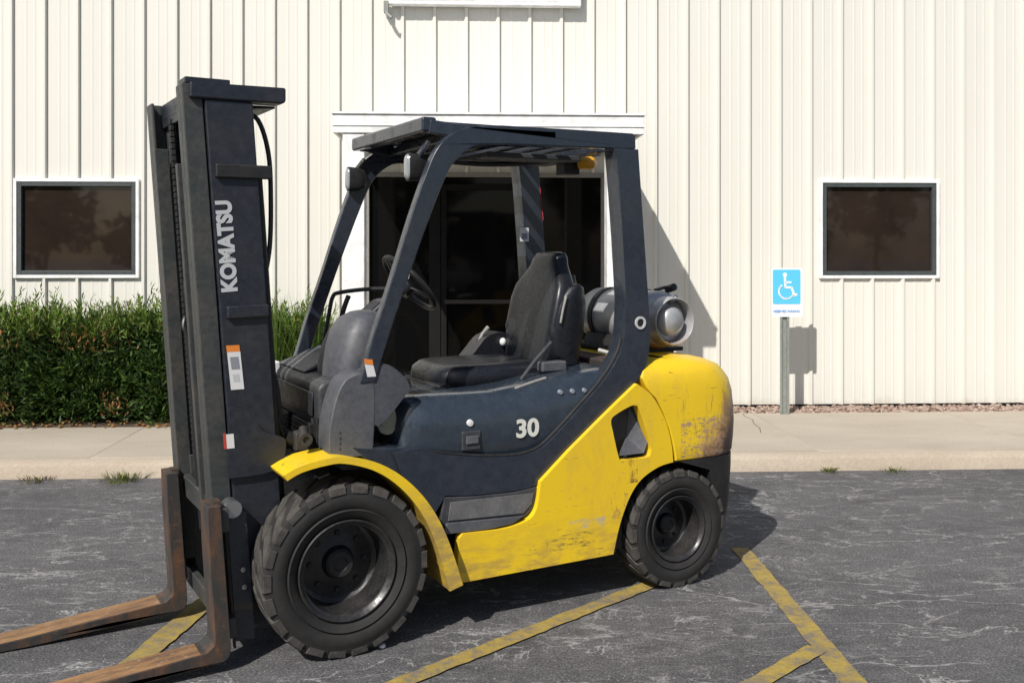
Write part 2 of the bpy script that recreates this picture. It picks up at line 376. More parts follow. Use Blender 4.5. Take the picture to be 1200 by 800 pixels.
def curve(pts, n=6, closed=False):       # Catmull-Rom
    out = []; k = len(pts); rngi = range(k if closed else k - 1)
    for i in rngi:
        if closed: P = [pts[(i + j) % k] for j in (-1, 0, 1, 2)]
        else: P = [pts[max(0, i - 1)], pts[i], pts[i + 1], pts[min(k - 1, i + 2)]]
        for j in range(n):
            t_ = j / n
            out.append(tuple(.5 * (2 * P[1][a] + (P[2][a] - P[0][a]) * t_ + (2 * P[0][a] - 5 * P[1][a] + 4 * P[2][a] - P[3][a]) * t_ ** 2
                             + (3 * P[1][a] - P[0][a] - 3 * P[2][a] + P[3][a]) * t_ ** 3) for a in range(len(P[0]))))
    if not closed: out.append(tuple(pts[-1]))
    return out
def text_mesh(name, s, size, mat, parent, mtx, extrude=.001, bold=0, sx=1., label=None):
    c = bpy.data.curves.new(name, 'FONT'); c.body = s; c.size = size; c.align_x = 'CENTER'; c.align_y = 'CENTER'
    c.extrude = extrude; c.offset = bold; c.resolution_u = 4
    t_ = bpy.data.objects.new('tmp', c); COL.objects.link(t_)
    me = bpy.data.meshes.new_from_object(t_.evaluated_get(bpy.context.evaluated_depsgraph_get()))
    bpy.data.objects.remove(t_); bpy.data.curves.remove(c)
    me.name = name; me.materials.clear(); me.materials.append(mat)
    me.transform(Matrix.Diagonal((sx, 1, 1, 1)))
    o = bpy.data.objects.new(name, me); COL.objects.link(o); o.parent = parent; o.matrix_local = mtx
    if label: o['label'] = label
    return o
def frame(origin, xa, ya):
    xa = Vector(xa).normalized(); ya = Vector(ya); ya = (ya - xa * ya.dot(xa)).normalized(); za = xa.cross(ya)
    m_ = Matrix((xa, ya, za)).transposed().to_4x4(); m_.translation = Vector(origin); return m_

# ------------------------------------------------------------------ ground
g = MB(); n = 24
g.add([(-150, -150, 0), (150, -150, 0), (150, 250, 0), (-150, 250, 0)], [(0, 1, 2, 3)])
tag(g.build('parking_lot', M['asphalt'], smooth=False), 'weathered grey asphalt parking lot with pale scratches and hairline cracks', kind='structure')
def line(a, b, wd, mat, label, zz=.008):
    a, b = Vector(a), Vector(b); d = (b - a).normalized(); s_ = Vector((-d.y, d.x)); k = max(6, int((b - a).length / .05))
    vs = []; fs = []
    for i in range(k + 1):
        p = a + (b - a) * i / k
        for q in (-1, 1):
            e = p + s_ * q * (wd / 2 + random.uniform(-.0045, .0045)); vs.append((e.x, e.y, zz))
    for i in range(k): fs.append((2 * i, 2 * i + 2, 2 * i + 3, 2 * i + 1))
    m_ = MB().add(vs, fs)
    o = m_.build('painted_line', mat, smooth=False)
    return tag(o, label, kind='structure')
line((1.262, 5.43), (1.312, 3.2), .098, M['road_paint'], 'long yellow painted line running from beside the rear wheel to the lower right', .004)
line((1.258, 4.05), (.35, 3.15), .085, M['road_paint'], 'short yellow diagonal line joining the long line at lower right')
line((1.03, 5.18), (-.95, 3.20), .085, M['road_paint'], 'yellow diagonal line passing beneath the forklift between its wheels')
line((-1.39, 4.95), (-1.515, 3.80), .11, M['road_paint_faded'], 'faded yellow line showing between the two forks')

# ------------------------------------------------------------------ building frame: local x along the wall, local -y out of it
A = math.atan(.047)
def wall_empty(name): return empty(name, (0, 9.62, 0), A)
bld = wall_empty('metal_building')
tag(bld, 'cream ribbed metal building with two dark windows and a canopied glass entrance', 'building')
XL, XR, ZB, ZT = -9.9, 11.4, .125, 5.4
OPEN = [(-4.745, -3.61, 1.41, 2.318), (3.077, 4.248, 1.397, 2.332), (-1.44, .925, .10, 2.413)]
PITCH = .3105; P0 = -.115        # rib positions
def panel(x0, x1, OPEN=OPEN):
    prof = []                     # (x, depth)
    x = x0
    while x < x1 - 1e-4:
        prof += [(x + .0, 0), (x + .100, 0), (x + .107, .002), (x + .118, .002), (x + .125, 0), (x + .182, 0), (x + .189, .002), (x + .200, .002), (x + .207, 0),
                 (x + PITCH - .046, 0), (x + PITCH - .032, .030), (x + PITCH - .008, .030), (x + PITCH, .002)]
        x += PITCH
    cuts = sorted({c for o_ in OPEN for c in o_[:2] if x0 < c < x1})
    for c in cuts:
        for i in range(len(prof) - 1):
            if prof[i][0] < c < prof[i + 1][0]:
                tt = (c - prof[i][0]) / (prof[i + 1][0] - prof[i][0]); prof.insert(i + 1, (c, prof[i][1] + tt * (prof[i + 1][1] - prof[i][1]))); break
    m_ = MB()
    for (xa, da), (xb, db) in zip(prof, prof[1:]):
        if xb - xa < 1e-6: continue
        xm = (xa + xb) / 2; spans = [(ZB, ZT)]
        for (a, b_, z0, z1) in OPEN:
            if a < xm < b_:
                ns = []
                for s0, s1 in spans:
                    if z0 > s0: ns.append((s0, min(z0, s1)))
                    if z1 < s1: ns.append((max(z1, s0), s1))
                spans = ns
        for s0, s1 in spans:
            m_.add([(xa, -da, s0), (xb, -db, s0), (xb, -db, s1), (xa, -da, s1)], [(0, 1, 2, 3)])
    return m_
rib0 = P0 - PITCH * 32; x = rib0; first = True
shared = None
while x < XR:
    a, b_ = x, x + PITCH * 3
    plain = not any(o_[0] < b_ and o_[1] > a for o_ in OPEN)
    if plain:
        if shared is None: shared = panel(0, PITCH * 3, []).mesh('wall_panel', M['cream'], False)
        o = bpy.data.objects.new('wall_panel', shared); o.location = (a, 0, 0)
    else: o = bpy.data.objects.new('wall_panel', panel(a, b_).mesh('wall_panel', M['cream'], False))
    COL.objects.link(o); o.parent = bld; x = b_
XR = x; XL = rib0
# back, ends, roof, base angle, eave
MB().box(XL, XL + .02, .03, 14, .1, ZT).box(XR - .02, XR, .03, 14, .1, ZT).box(XL, XR, 13.97, 14, .1, ZT).build('rear_walls', M['cream'], bld, smooth=False)
MB().add([(XL - .1, -.12, ZT + .02), (XR + .1, -.12, ZT + .02), (XR + .1, 7, ZT + .7), (XL - .1, 7, ZT + .7), (XR + .1, 14.1, ZT + .02), (XL - .1, 14.1, ZT + .02)],
         [(0, 1, 2, 3), (3, 2, 4, 5)]).build('roof', M['roof_metal'], bld, smooth=False)
MB().box(XL, XR, -.10, .0, ZT - .16, ZT + .018).build('eave_trim', M['white_trim'], bld, .006)
MB().box(XL, -1.50, -.004, .03, .02, ZB + .002).box(.99, XR, -.004, .03, .02, ZB + .002).build('base_angle', M['alu'], bld, smooth=False)
MB().box(XL + .05, XR - .05, .30, .34, .1, ZT).build('inner_wall', M['black'], bld, smooth=False)
def window(x0, x1, z0, z1):
    t_ = .030
    fr = MB()
    for a in ((x0 - .022, x0 + t_ - .022), (x1 - t_ + .022, x1 + .022)): fr.box(a[0], a[1], -.034, .05, z0 - .022, z1 + .022)
    fr.box(x0 + t_ - .022, x1 - t_ + .022, -.034, .05, z1 - t_ + .022, z1 + .022).box(x0 + t_ - .022, x1 - t_ + .022, -.034, .05, z0 - .022, z0 + t_ - .022)
    win = fr.build('window', M['white_trim'], bld, .003)
    i = .008; k = .042; f2 = MB(); xa, xb, za, zb = x0 + i, x1 - i, z0 + i, z1 - i
    f2.box(xa, xa + k, -.026, .06, za, zb).box(xb - k, xb, -.026, .06, za, zb).box(xa + k, xb - k, -.026, .06, zb - k, zb).box(xa + k, xb - k, -.026, .06, za, za + k)
    f2.build('window_frame', M['frame_dark'], win, .003)
    MB().box(xa + k, xb - k, .012, .020, za + k, zb - k).build('pane', M['glass'], win, smooth=False)
    return win
window(*OPEN[0]); window(*OPEN[1])
# glazed entrance
x0, x1, z0, z1 = OPEN[2]
st = MB(); st.box(x0, x0 + .05, -.03, .06, .12, z1).box(x1 - .05, x1, -.03, .06, .12, z1).box(x0 + .05, x1 - .05, -.03, .06, z1 - .045, z1)
ent = st.build('entrance_frame', M['alu_light'], bld, .003)
MB().box(-.81, -.70, -.026, .06, .12, z1 - .045).box(.18, .25, -.026, .06, .12, z1 - .045).build('mullion', M['alu'], ent, .003)
for a, b_ in ((x0 + .05, -.81), (.25, x1 - .05)): MB().box(a, b_, .02, .028, .14, z1 - .045).build('pane', M['door_glass'], ent, smooth=False)
dr = MB().box(-.695, -.64, -.018, .035, .14, 2.30).box(.12, .175, -.018, .035, .14, 2.30).box(-.64, .12, -.018, .035, 2.24, 2.30).box(-.64, .12, -.018, .035, .14, .36)
door = dr.build('door', M['alu'], bld, .003)
MB().box(-.64, .12, .01, .018, .36, 2.24).build('pane', M['door_glass'], door, smooth=False)
MB().box(-.66, .14, -.07, -.035, 1.135, 1.175).build('push_bar', M['alu_mid'], door, .005)
MB().box(-.695, .175, .0, .03, 2.305, z1 - .046).build('transom_pane', M['door_glass'], ent, smooth=False)
# canopy (own thing: stands on its posts)
can = wall_empty('entrance_canopy'); tag(can, 'flat white canopy on two square posts over the glass entrance', 'canopy')
cx0, cx1, cz0, cz1, D = -1.515, .995, 2.60, 2.742, 1.70
MB().box(cx0, cx1, -D, -D + .03, cz0 - .008, cz1).box(cx0, cx0 + .03, -D + .03, -.03, cz0 - .008, cz1).box(cx1 - .03, cx1, -D + .03, -.03, cz0 - .008, cz1).build('fascia', M['white_trim'], can, .004)
MB().box(cx0 - .012, cx1 + .012, -D - .014, -.03, cz1 + .001, cz1 + .018).build('roof_sheet', M['white_trim'], can, .003)
sf = MB()
xx = cx0 + .032
while xx < cx1 - .05:
    sf.box(xx, min(xx + .145, cx1 - .032), -D + .032, -.03, cz0 + .004, cz0 + .014); xx += .152
sf.build('soffit', M['shade_trim'], can, smooth=False)
MB().box(cx0 - .004, cx1 + .004, -D - .008, -D + .001, cz0 + .05, cz0 + .058).build('drip_edge', M['white_trim'], can)
for a, b_ in ((-1.440, -1.264), (.695, .870)):
    p = MB().box(a, b_, -D + .012, -D + .012 + (b_ - a), .14, cz0 - .01).build('post', M['white_trim'], can, .008)
    MB().box(a - .02, b_ + .02, -D - .008, -D + .03 + (b_ - a), .118, .14).build('base_plate', M['white_trim'], p, .004)
# light box high on the wall
lb = wall_empty('light_box'); tag(lb, 'long white light box mounted high on the wall above the canopy', 'light box')
MB().box(-1.195, .67, -.12, -.03, 4.02, 4.58).build('cabinet', M['white_trim'], lb, .012)
MB().box(-1.18, .655, -.124, -.118, 4.06, 4.56).build('face_panel', M['white_trim'], lb, .003)
MB().box(-1.245, -1.197, -.10, -.028, 3.95, 4.06).tube([(-1.22, -.10, 3.95), (-1.20, -.13, 3.915), (-1.16, -.15, 3.88)], .018).build('bracket', M['post'], lb, .004)

# ------------------------------------------------------------------ sidewalk slabs, kerb, gravel strip
DK = 2.38; DG = .455
def wloc(o): o.location = (0, 9.62, 0); o.rotation_euler = (0, 0, A)
walk = MB().box(-30, 30, -DK + .165, -DG, -.05, .103).build('sidewalk', M['concrete'], smooth=False); wloc(walk)
tag(walk, 'tan concrete sidewalk along the building front', kind='structure')
sl = MB().box(.0015, 1.8285, -DK + .166, -DG - .002, .0, .1165).mesh('slab', M['concrete'])
for i in range(-9, 10):
    o = bpy.data.objects.new('slab', sl); COL.objects.link(o); o.parent = walk; o.location = (i * 1.83 + .42, 0, 0)
    bv = o.modifiers.new('bevel', 'BEVEL'); bv.width = .0025; bv.segments = 1
kerb = MB().box(-30, 30, -DK + .01, -DK + .16, -.05, .08).build('kerb', M['kerb'], smooth=False); wloc(kerb)
tag(kerb, 'low concrete kerb edging the sidewalk', kind='structure')
kp = [(-DK, -.04), (-DK + .006, .085), (-DK + .028, .108), (-DK + .16, .1135), (-DK + .16, -.04)]
km = MB(); nn = len(kp); Lk = 3.04
km.loft([[(xx_, y, z) for y, z in kp] for xx_ in (.002, Lk - .002)])
kme = km.mesh('kerb_stone', M['kerb'], True, 50)
for i in range(-6, 7):
    o = bpy.data.objects.new('kerb_stone', kme); COL.objects.link(o); o.parent = kerb; o.location = (i * Lk + 1.0, 0, 0)
gb = MB().box(-1.0 + 2.0, 20, -DG, .0, -.05, .085).build('gravel_bed', M['mulch'], smooth=False); wloc(gb); tag(gb, 'dark soil under the strip of stones', kind='structure')
bed = MB().box(-20, -1.52, -.93, .0, -.05, .122).build('hedge_bed', M['mulch'], smooth=False); wloc(bed); tag(bed, 'dark planting bed beneath the hedge', kind='structure')
# landing in front of the door
ld = MB().box(-1.52, 1.0, -DG, .0, -.05, .1155).build('landing', M['concrete'], smooth=False); wloc(ld); tag(ld, 'concrete landing before the glass door', kind='structure')
cr = MB(); pts = [(wp0[0], wp0[1]) for wp0 in ((2.16, -.46), (2.13, -.62), (2.15, -.80), (2.10, -1.02), (2.09, -1.22), (2.03, -1.45))]
for (a, b_), (c_, d_) in zip(pts, pts[1:]): cr.add([(a - .004, b_, .1175), (a + .004, b_, .1175), (c_ + .003, d_, .1175), (c_ - .003, d_, .1175)], [(0, 1, 2, 3)])
o = cr.build('crack_filler', M['mulch'], walk, smooth=False)
# stones
def stones(n, x0, x1, d0, d1, z, smin, smax):
    bm = bmesh.new(); bmesh.ops.create_icosphere(bm, subdivisions=1, radius=1); base = np.array([v_.co[:] for v_ in bm.verts]); fc = [[q.index for q in f.verts] for f in bm.faces]; bm.free()
    V_ = []; F_ = []
    for i in range(n):
        s_ = rng.uniform(smin, smax); b2 = base * (s_ * rng.uniform(.7, 1.3, 3)) * (1 + rng.normal(0, .12, (len(base), 1))); b2[:, 2] *= .75
        th = rng.uniform(0, 6.3); c_, s2 = math.cos(th), math.sin(th)
        b2 = b2 @ np.array([[c_, s2, 0], [-s2, c_, 0], [0, 0, 1]])
        b2 += (rng.uniform(x0, x1), -rng.uniform(d0, d1), z + rng.uniform(-.004, .012)); o_ = len(V_)
        V_ += b2.tolist(); F_ += [[k_ + o_ for k_ in f] for f in fc]
    m_ = MB(); m_.v = V_; m_.f = F_; return m_
sg = stones(3600, 1.0, 8.2, .01, DG - .005, .098, .010, .026); o = sg.build('gravel', M['stone'], smooth=False); wloc(o)
tag(o, 'strip of small reddish stones along the foot of the wall', 'gravel', kind='stuff')

# ------------------------------------------------------------------ hedge
def blades(P, Dr, Ln, Wd, bend=.15):
    n = len(P); Dr = Dr / np.linalg.norm(Dr, axis=1, keepdims=True); rv = rng.normal(size=(n, 3)); sd_ = np.cross(Dr, rv); sd_ /= np.linalg.norm(sd_, axis=1, keepdims=True)
    nb = np.cross(Dr, sd_); L_ = Ln[:, None]; W_ = Wd[:, None]
    a = P; m1 = P + Dr * L_ * .45 + sd_ * W_ + nb * L_ * bend * .3; m2 = P + Dr * L_ * .45 - sd_ * W_ + nb * L_ * bend * .3; tip = P + Dr * L_ + nb * L_ * bend * rng.uniform(-1, 1, (n, 1))
    V_ = np.stack([a, m1, tip, m2], 1).reshape(-1, 3); F_ = np.arange(n * 4).reshape(n, 4); return V_, F_
def blade_mesh(name, V_, F_, mat):
    me = bpy.data.meshes.new(name); me.vertices.add(len(V_)); me.vertices.foreach_set('co', V_.ravel()); me.loops.add(F_.size); me.loops.foreach_set('vertex_index', F_.ravel().astype(np.int32))
    me.polygons.add(len(F_)); me.polygons.foreach_set('loop_start', np.arange(len(F_), dtype=np.int32) * 4); me.update(calc_edges=True); me.materials.append(mat); return me
def P0_(q, k, sd_): return q[:, 0] * k + q[:, 2] * k * .8 * np.cos(sd_) + q[:, 1] * k * .6
def yew_meshes(seed, wx=.52, dy=.43, h=.90):
    global rng; rng = np.random.default_rng(seed)
    n = 15500; q = rng.normal(size=(n, 3)); q /= np.abs(q).max(axis=1, keepdims=True) ** .75 * np.linalg.norm(q, axis=1, keepdims=True) ** .25
    rad = rng.uniform(0, 1, n) ** .28
    lump = 1 + .13 * np.sin(q[:, 0] * 11 + seed) * np.cos(q[:, 2] * 9) + .10 * np.sin(q[:, 1] * 13 + q[:, 2] * 15 + seed) + .07 * np.sin(q[:, 0] * 23)
    keep = (np.sin(P0_(q, 17, seed)) + np.sin(P0_(q, 29, seed + 2))) > -1.15
    P = q * (rad * lump)[:, None] * np.array([wx, dy, h / 2]); P[:, 2] += h / 2
    P[:, 2] = np.clip(P[:, 2], .01, None)
    nd = q * np.array([1, 1, .6]) + np.array([0, 0, .55]) + rng.normal(0, .55, (n, 3))
    P = P[keep]; nd = nd[keep]; n = len(P)
    V1, F1 = blades(P, nd, rng.uniform(.04, .095, n), rng.uniform(.006, .012, n))
    # upright shoots on the top
    sv = []; k = 140
    for i in range(k):
        bx, by = rng.uniform(-wx, wx), rng.uniform(-dy, dy); hz = h * .86; ln = rng.uniform(.10, .30) * (1.35 if rng.random() < .2 else 1)
        d = np.array([rng.normal(0, .22), rng.normal(0, .22), 1]); d /= np.linalg.norm(d); m_ = 22
        tt = np.linspace(0, 1, m_); pp = np.array([bx, by, hz]) + d * (tt * ln)[:, None]
        dd = d * .9 + rng.normal(0, .45, (m_, 3)); sv.append((pp, dd))
    P2 = np.concatenate([a for a, _ in sv]); D2 = np.concatenate([b_ for _, b_ in sv])
    V2, F2 = blades(P2, D2, rng.uniform(.035, .085, len(P2)), rng.uniform(.004, .0085, len(P2)))
    m3 = 200; P3 = np.stack([rng.normal(.1, .17, m3), rng.uniform(-dy * 1.05, -dy * .6, m3), rng.normal(h * .83, .07, m3)], 1); P3[:70] = np.stack([rng.normal(.3, .06, 70), rng.uniform(-dy * 1.1, -dy * .8, 70), rng.normal(h * .2, .06, 70)], 1)
    V3, F3 = blades(P3, rng.normal(0, .5, (m3, 3)) + np.array([0, -.3, .8]), rng.uniform(.03, .07, m3), rng.uniform(.005, .009, m3))
    st = MB()
    for i in range(7):
        a = rng.uniform(-.15, .15, 2); e = rng.uniform(-.38, .38, 2)
        st.tube(curve([(a[0], a[1], 0), (a[0] * 1.5 + e[0] * .3, a[1] + e[1] * .3, .3), (e[0], e[1] * .8, .75)], 4), [.016 - .0012 * j for j in range(9)], 6)
    return (blade_mesh('foliage', V1, F1, M['yew']), blade_mesh('shoots', V2, F2, M['yew_tip']), blade_mesh('browned_shoots', V3, F3, M['rustleaf']), st.mesh('stem', M['bark']))
YV = [yew_meshes(3), yew_meshes(11), yew_meshes(29)]
hedge = [(-5.50, 'dark evergreen shrub at the left edge of the picture, first in the hedge'),
         (-4.68, 'dark evergreen shrub beneath the left end of the left window'),
         (-3.86, 'dark evergreen shrub with orange-brown shoots beneath the right end of the left window'),
         (-3.06, 'dark evergreen shrub just left of the forklift mast'),
         (-2.30, 'dark evergreen shrub showing between the mast and the far front pillar')]
for i, (x_, lab) in enumerate(hedge):
    sh = empty('evergreen_shrub'); sh.location = (x_ * math.cos(A) + .47 * math.sin(A), 9.62 + x_ * math.sin(A) - .47 * math.cos(A), .118)
    sh.rotation_euler = (0, 0, A + (R(8), R(-12), R(5), R(170), R(10))[i]); ms = YV[i % 3]; sh.scale = (1, 1, (1., 1.02, .98, 1.03, 1.0)[i])
    tag(sh, lab, 'shrub', 'shrubs of the evergreen hedge')
    for me in ms:
        if me.name.startswith('browned') and i != 2 and i != 1: continue
        o = bpy.data.objects.new(me.name.split('.')[0], me); COL.objects.link(o); o.parent = sh
        if not me.name.startswith('stem'): o['kind'] = 'stuff'
# strap-leaved clump at the hedge end, in full sun
def clump(name, c, n, ln, wd, spread, mat, label, cat, group=None, r=.2):
    th = rng.uniform(0, 6.283, n); V_ = []; F_ = []
    for i in range(n):
        L_ = ln * rng.uniform(.55, 1.1); sp = spread * rng.uniform(.2, 1.2); w_ = wd * rng.uniform(.6, 1.2); k = 5; d = np.array([math.cos(th[i]), math.sin(th[i])]); s_ = np.array([-d[1], d[0]])
        b0 = d * rng.uniform(0, r); o_ = len(V_)
        for j in range(k + 1):
            t_ = j / k; rr = sp * t_ ** 1.8 * L_; z_ = L_ * (t_ - .35 * sp * t_ ** 2.4); ww = w_ * (1 - t_ ** 1.7) + .0004
            p = b0 + d * rr
            V_ += [(p[0] + s_[0] * ww, p[1] + s_[1] * ww, z_), (p[0] - s_[0] * ww, p[1] - s_[1] * ww, z_)]
        for j in range(k): F_.append((o_ + 2 * j, o_ + 2 * j + 1, o_ + 2 * j + 3, o_ + 2 * j + 2))
    m_ = MB(); m_.v = V_; m_.f = F_; me = bpy.data.meshes.new(name); me.from_pydata(V_, [], F_); me.materials.append(mat)
    o = bpy.data.objects.new(name, me); COL.objects.link(o); o.location = c
    return tag(o, label, cat, group)
def wp(x_, d_, z_=.118): return (x_ * math.cos(A) + d_ * math.sin(A), 9.62 + x_ * math.sin(A) - d_ * math.cos(A), z_)
for x_, d_, lab in ((-2.62, .62, 'bright strap-leaved clump seen between the mast and the far guard pillar'), (-2.18, .66, 'bright strap-leaved clump just right of the far guard pillar'), (-1.86, .55, 'bright strap-leaved clump beside the left canopy post')):
    clump('lily_clump', wp(x_, d_), 420, 1.12, .011, .42, M['lily'], lab, 'plant', 'strap-leaved clumps at the end of the hedge', .2)
clump('grass_tuft', wp(-2.92, 2.44, 0), 170, .085, .003, 1.1, M['grass'], 'green grass tuft in the kerb joint left of the mast', 'grass tuft', None, .15)
clump('grass_tuft', wp(-3.52, 2.43, 0), 120, .05, .003, 1.2, M['dry_grass'], 'low dry brown tuft in the kerb joint at far left', 'grass tuft', None, .13)
clump('grass_tuft', wp(2.24, 2.40, 0), 90, .055, .003, 1.2, M['grass'], 'small grass tuft in the kerb joint below the parking sign', 'grass tuft', None, .07)
clump('grass_tuft', wp(2.74, 2.40, 0), 90, .045, .003, 1.3, M['grass'], 'smaller yellowish tuft in the kerb joint, right of the other one below the sign', 'grass tuft', None, .09)
ml = stones(260, -6.5, -1.6, .70, .99, .125, .008, .02); V_ = ml.v
o = ml.build('leaf_litter', M['rustleaf'], smooth=False); wloc(o); tag(o, 'brown leaf litter along the front foot of the hedge', 'leaf litter', kind='stuff')

# ------------------------------------------------------------------ parking sign
ps = wall_empty('parking_sign'); tag(ps, 'blue and white wheelchair parking sign on a galvanised post', 'sign')
DS = .54; sx0, sx1, sz0, sz1 = 2.412, 2.706, 1.030, 1.487
post = MB(); pc = 2.537
post.box(pc - .030, pc - .022, -DS + .006, -DS + .03, .05, 1.47).box(pc + .022, pc + .030, -DS + .006, -DS + .03, .05, 1.47).box(pc - .022, pc + .022, -DS + .022, -DS + .03, .05, 1.47)
post.box(pc - .044, pc - .030, -DS + .006, -DS + .012, .05, 1.47).box(pc + .030, pc + .044, -DS + .006, -DS + .012, .05, 1.47)
post.build('post', M['post'], ps, .0015)
def rrect(x0, x1, z0, z1, r, n=5):
    return [(cx + r * math.cos(a), cz + r * math.sin(a)) for cx, cz, a0 in ((x1 - r, z0 + r, -90), (x1 - r, z1 - r, 0), (x0 + r, z1 - r, 90), (x0 + r, z0 + r, 180)) for a in [R(a0 + 90 * i / n) for i in range(n + 1)]]
pl = MB().plate(rrect(sx0, sx1, sz0, sz1, .02), -DS, -DS + .004).build('sign_plate', M['sign_white'], ps)
MB().plate(rrect(sx0 + .008, sx1 - .022, sz0 + .120, sz1 - .014, .015), -DS - .002, -DS - .0002).build('blue_field', M['sign_blue'], pl)
ic = MB(); cx, cz = (sx0 + sx1) / 2 - .012, (sz0 + sz1) / 2 + .06; k = .010
def dsk(c_, r_, n=20): return [(c_[0] + r_ * math.cos(2 * math.pi * i / n), c_[1] + r_ * math.sin(2 * math.pi * i / n)) for i in range(n)]
ic.plate(dsk((cx - .012, cz + .105), .020), -DS - .004, -DS - .0025)
def stroke(pts, w_):
    for (a, b_), (c_, d_) in zip(pts, pts[1:]):
        dx, dz = c_ - a, d_ - b_; l_ = math.hypot(dx, dz); nx, nz = -dz / l_ * w_ / 2, dx / l_ * w_ / 2; ex, ez = dx / l_ * w_ * .3, dz / l_ * w_ * .3
        ic.plate([(a + nx - ex, b_ + nz - ez), (a - nx - ex, b_ - nz - ez), (c_ - nx + ex, d_ - nz + ez), (c_ + nx + ex, d_ + nz + ez)], -DS - .004, -DS - .0025)
stroke([(cx - .012, cz + .078), (cx - .008, cz - .012), (cx + .050, cz - .012), (cx + .078, cz - .085), (cx + .098, cz - .078)], .020)
stroke([(cx - .010, cz + .036), (cx + .045, cz + .036)], .016)
arc = [(cx + .0 + .070 * math.cos(a), cz - .048 + .070 * math.sin(a)) for a in [R(128 + 212 * i / 16) for i in range(17)]]
stroke(arc, .015)
ic.build('wheelchair_symbol', M['sign_white'], pl)
text_mesh('sign_lettering', 'RESERVED PARKING', .034, M['sign_text'], pl, frame(((sx0 + sx1) / 2 - .008, -DS - .003, sz0 + .052), (1, 0, 0), (0, 0, 1)), .0008, .0006, .82)

# ------------------------------------------------------------------ white pebble by the front tyre
pb = stones(1, -.001, .001, -.001, .001, .0, .017, .018); o = pb.build('pebble', M['white_plastic']); o.location = (-.538, 4.06, .012)
tag(o, 'small white pebble on the asphalt beside the front tyre', 'pebble')

# ------------------------------------------------------------------ FORKLIFT (x forward, y to its left, z up)
fk = empty('forklift', (-.945, 4.504, 0), R(208))
tag(fk, 'yellow and dark navy gas forklift with lowered rusty forks', 'forklift')
def part(mb, name, mat, parent=None, bevel=0, seg=2, ang=32, label=None): return mb.build(name, M[mat], parent or fk, bevel, seg, True, ang, label)

# --- wheels
def wheel(name, c, Rt, wd, side, nl, rimr):
    e = empty(name, c, 0, fk); h = wd / 2; s_ = side
    def L(p): return [(a * s_, r) for a, r in p]
    k = Rt - rimr
    prof = [(h * .70, rimr * .98), (h * .86, rimr + .07 * k), (h * .93, rimr + .20 * k), (h * .985, rimr + .27 * k), (h * .90, rimr + .31 * k), (h * .96, rimr + .37 * k), (h * 1.0, rimr + .52 * k), (h * .99, rimr + .66 * k), (h * .96, rimr + .70 * k), (h * .965, rimr + .76 * k),
            (h * .90, rimr + .895 * k), (h * .70, rimr + .945 * k), (0, rimr + .955 * k)]
    prof = prof + [(-a, r) for a, r in reversed(prof[:-1])]
    tb = MB().lathe(L(prof), 72); part(tb, 'tyre', 'tyre', e, ang=50)
    tl = MB()
    for sd_ in (1, -1):
        for i in range(nl):
            p0 = 2 * math.pi * (i + (.5 if sd_ < 0 else 0)) / nl; dp = 2 * math.pi / nl * .355
            rings = []
            for a, sk, r0, r1, wv in ((.02, .24, .93, .995, .8), (.45, .13, .925, .998, .9), (.84, 0, .90, .985, 1.02), (.97, 0, .82, .945, 1.08), (.995, 0, .76, .81, 1.05)):
                pc_ = p0 + sk * sd_; d = dp * wv
                ra, rb = rimr + r0 * k, rimr + r1 * k
                rings.append([(r * math.cos(q), a * h * sd_, r * math.sin(q)) for r, q in ((ra, pc_ - d), (ra, pc_ + d), (rb, pc_ + d * .9), (rb, pc_ - d * .9))])
            tl.loft(rings)
    part(tl, 'tread_blocks', 'tread', e, 0, ang=25)
    rp = [(h * .72, rimr * .99), (h * .90, rimr * 1.01), (h * .93, rimr * .985), (h * .90, rimr * .955), (h * .80, rimr * .93), (h * .74, rimr * .88), (h * .30, rimr * .845), (-h * .30, rimr * .82), (-h * .42, rimr * .74), (-h * .40, rimr * .50), (-h * .32, rimr * .40), (-h * .32, rimr * .20)]
    part(MB().lathe(L(rp), 64), 'rim', 'rim', e, ang=40)
    part(MB().lathe(L([(h * -.34, rimr * .34), (-h * .02, rimr * .30), (h * .06, rimr * .25), (h * .07, rimr * .14), (h * .02, rimr * .12), (h * .02, .0005)]), 32), 'hub', 'black', e, ang=30)
    q_ = 8
    for i in range(q_):
        a = 2 * math.pi * i / q_; cx_, cz_ = rimr * .58 * math.cos(a), rimr * .58 * math.sin(a)
        part(MB().lathe([(s_ * -h * .42, rimr * .06), (s_ * -h * .32, rimr * .055), (s_ * -h * .31, .0004)], 6, (cx_, 0, cz_)), 'wheel_nut', 'black', e, ang=20)
    part(MB().lathe(L([(-h * .95, rimr * .9), (-h * .6, rimr * .6), (-h * .5, rimr * .1)]), 24), 'brake_drum', 'black', e)
    return e
wheel('front_wheel', (0, .50, .349), .352, .225, 1, 22, .205); wheel('front_wheel', (0, -.50, .349), .352, .225, -1, 22, .205)
wheel('rear_wheel', (-1.70, .475, .284), .288, .185, 1, 20, .160); wheel('rear_wheel', (-1.70, -.475, .284), .288, .185, -1, 20, .160)

# --- chassis and axles
ch = MB().plate([(.20, .30), (.20, .60), (-.30, .78), (-1.25, .78), (-1.40, .60), (-1.40, .20), (-.42, .19), (-.2, .25)], -.36, .36)
part(ch, 'chassis', 'black', bevel=.01)
part(MB().tube([(0, -.40, .349), (0, .40, .349)], .09, 16).box(-.14, .16, -.22, .22, .22, .50), 'front_axle', 'black', bevel=.01)
part(MB().tube([(-1.70, -.40, .284), (-1.70, .40, .284)], .055, 12).box(-1.80, -1.60, -.25, .25, .22, .40), 'rear_axle', 'black', bevel=.01)
part(MB().box(-2.02, -1.36, -.37, .37, .36, .70), 'rear_frame', 'black', bevel=.02)

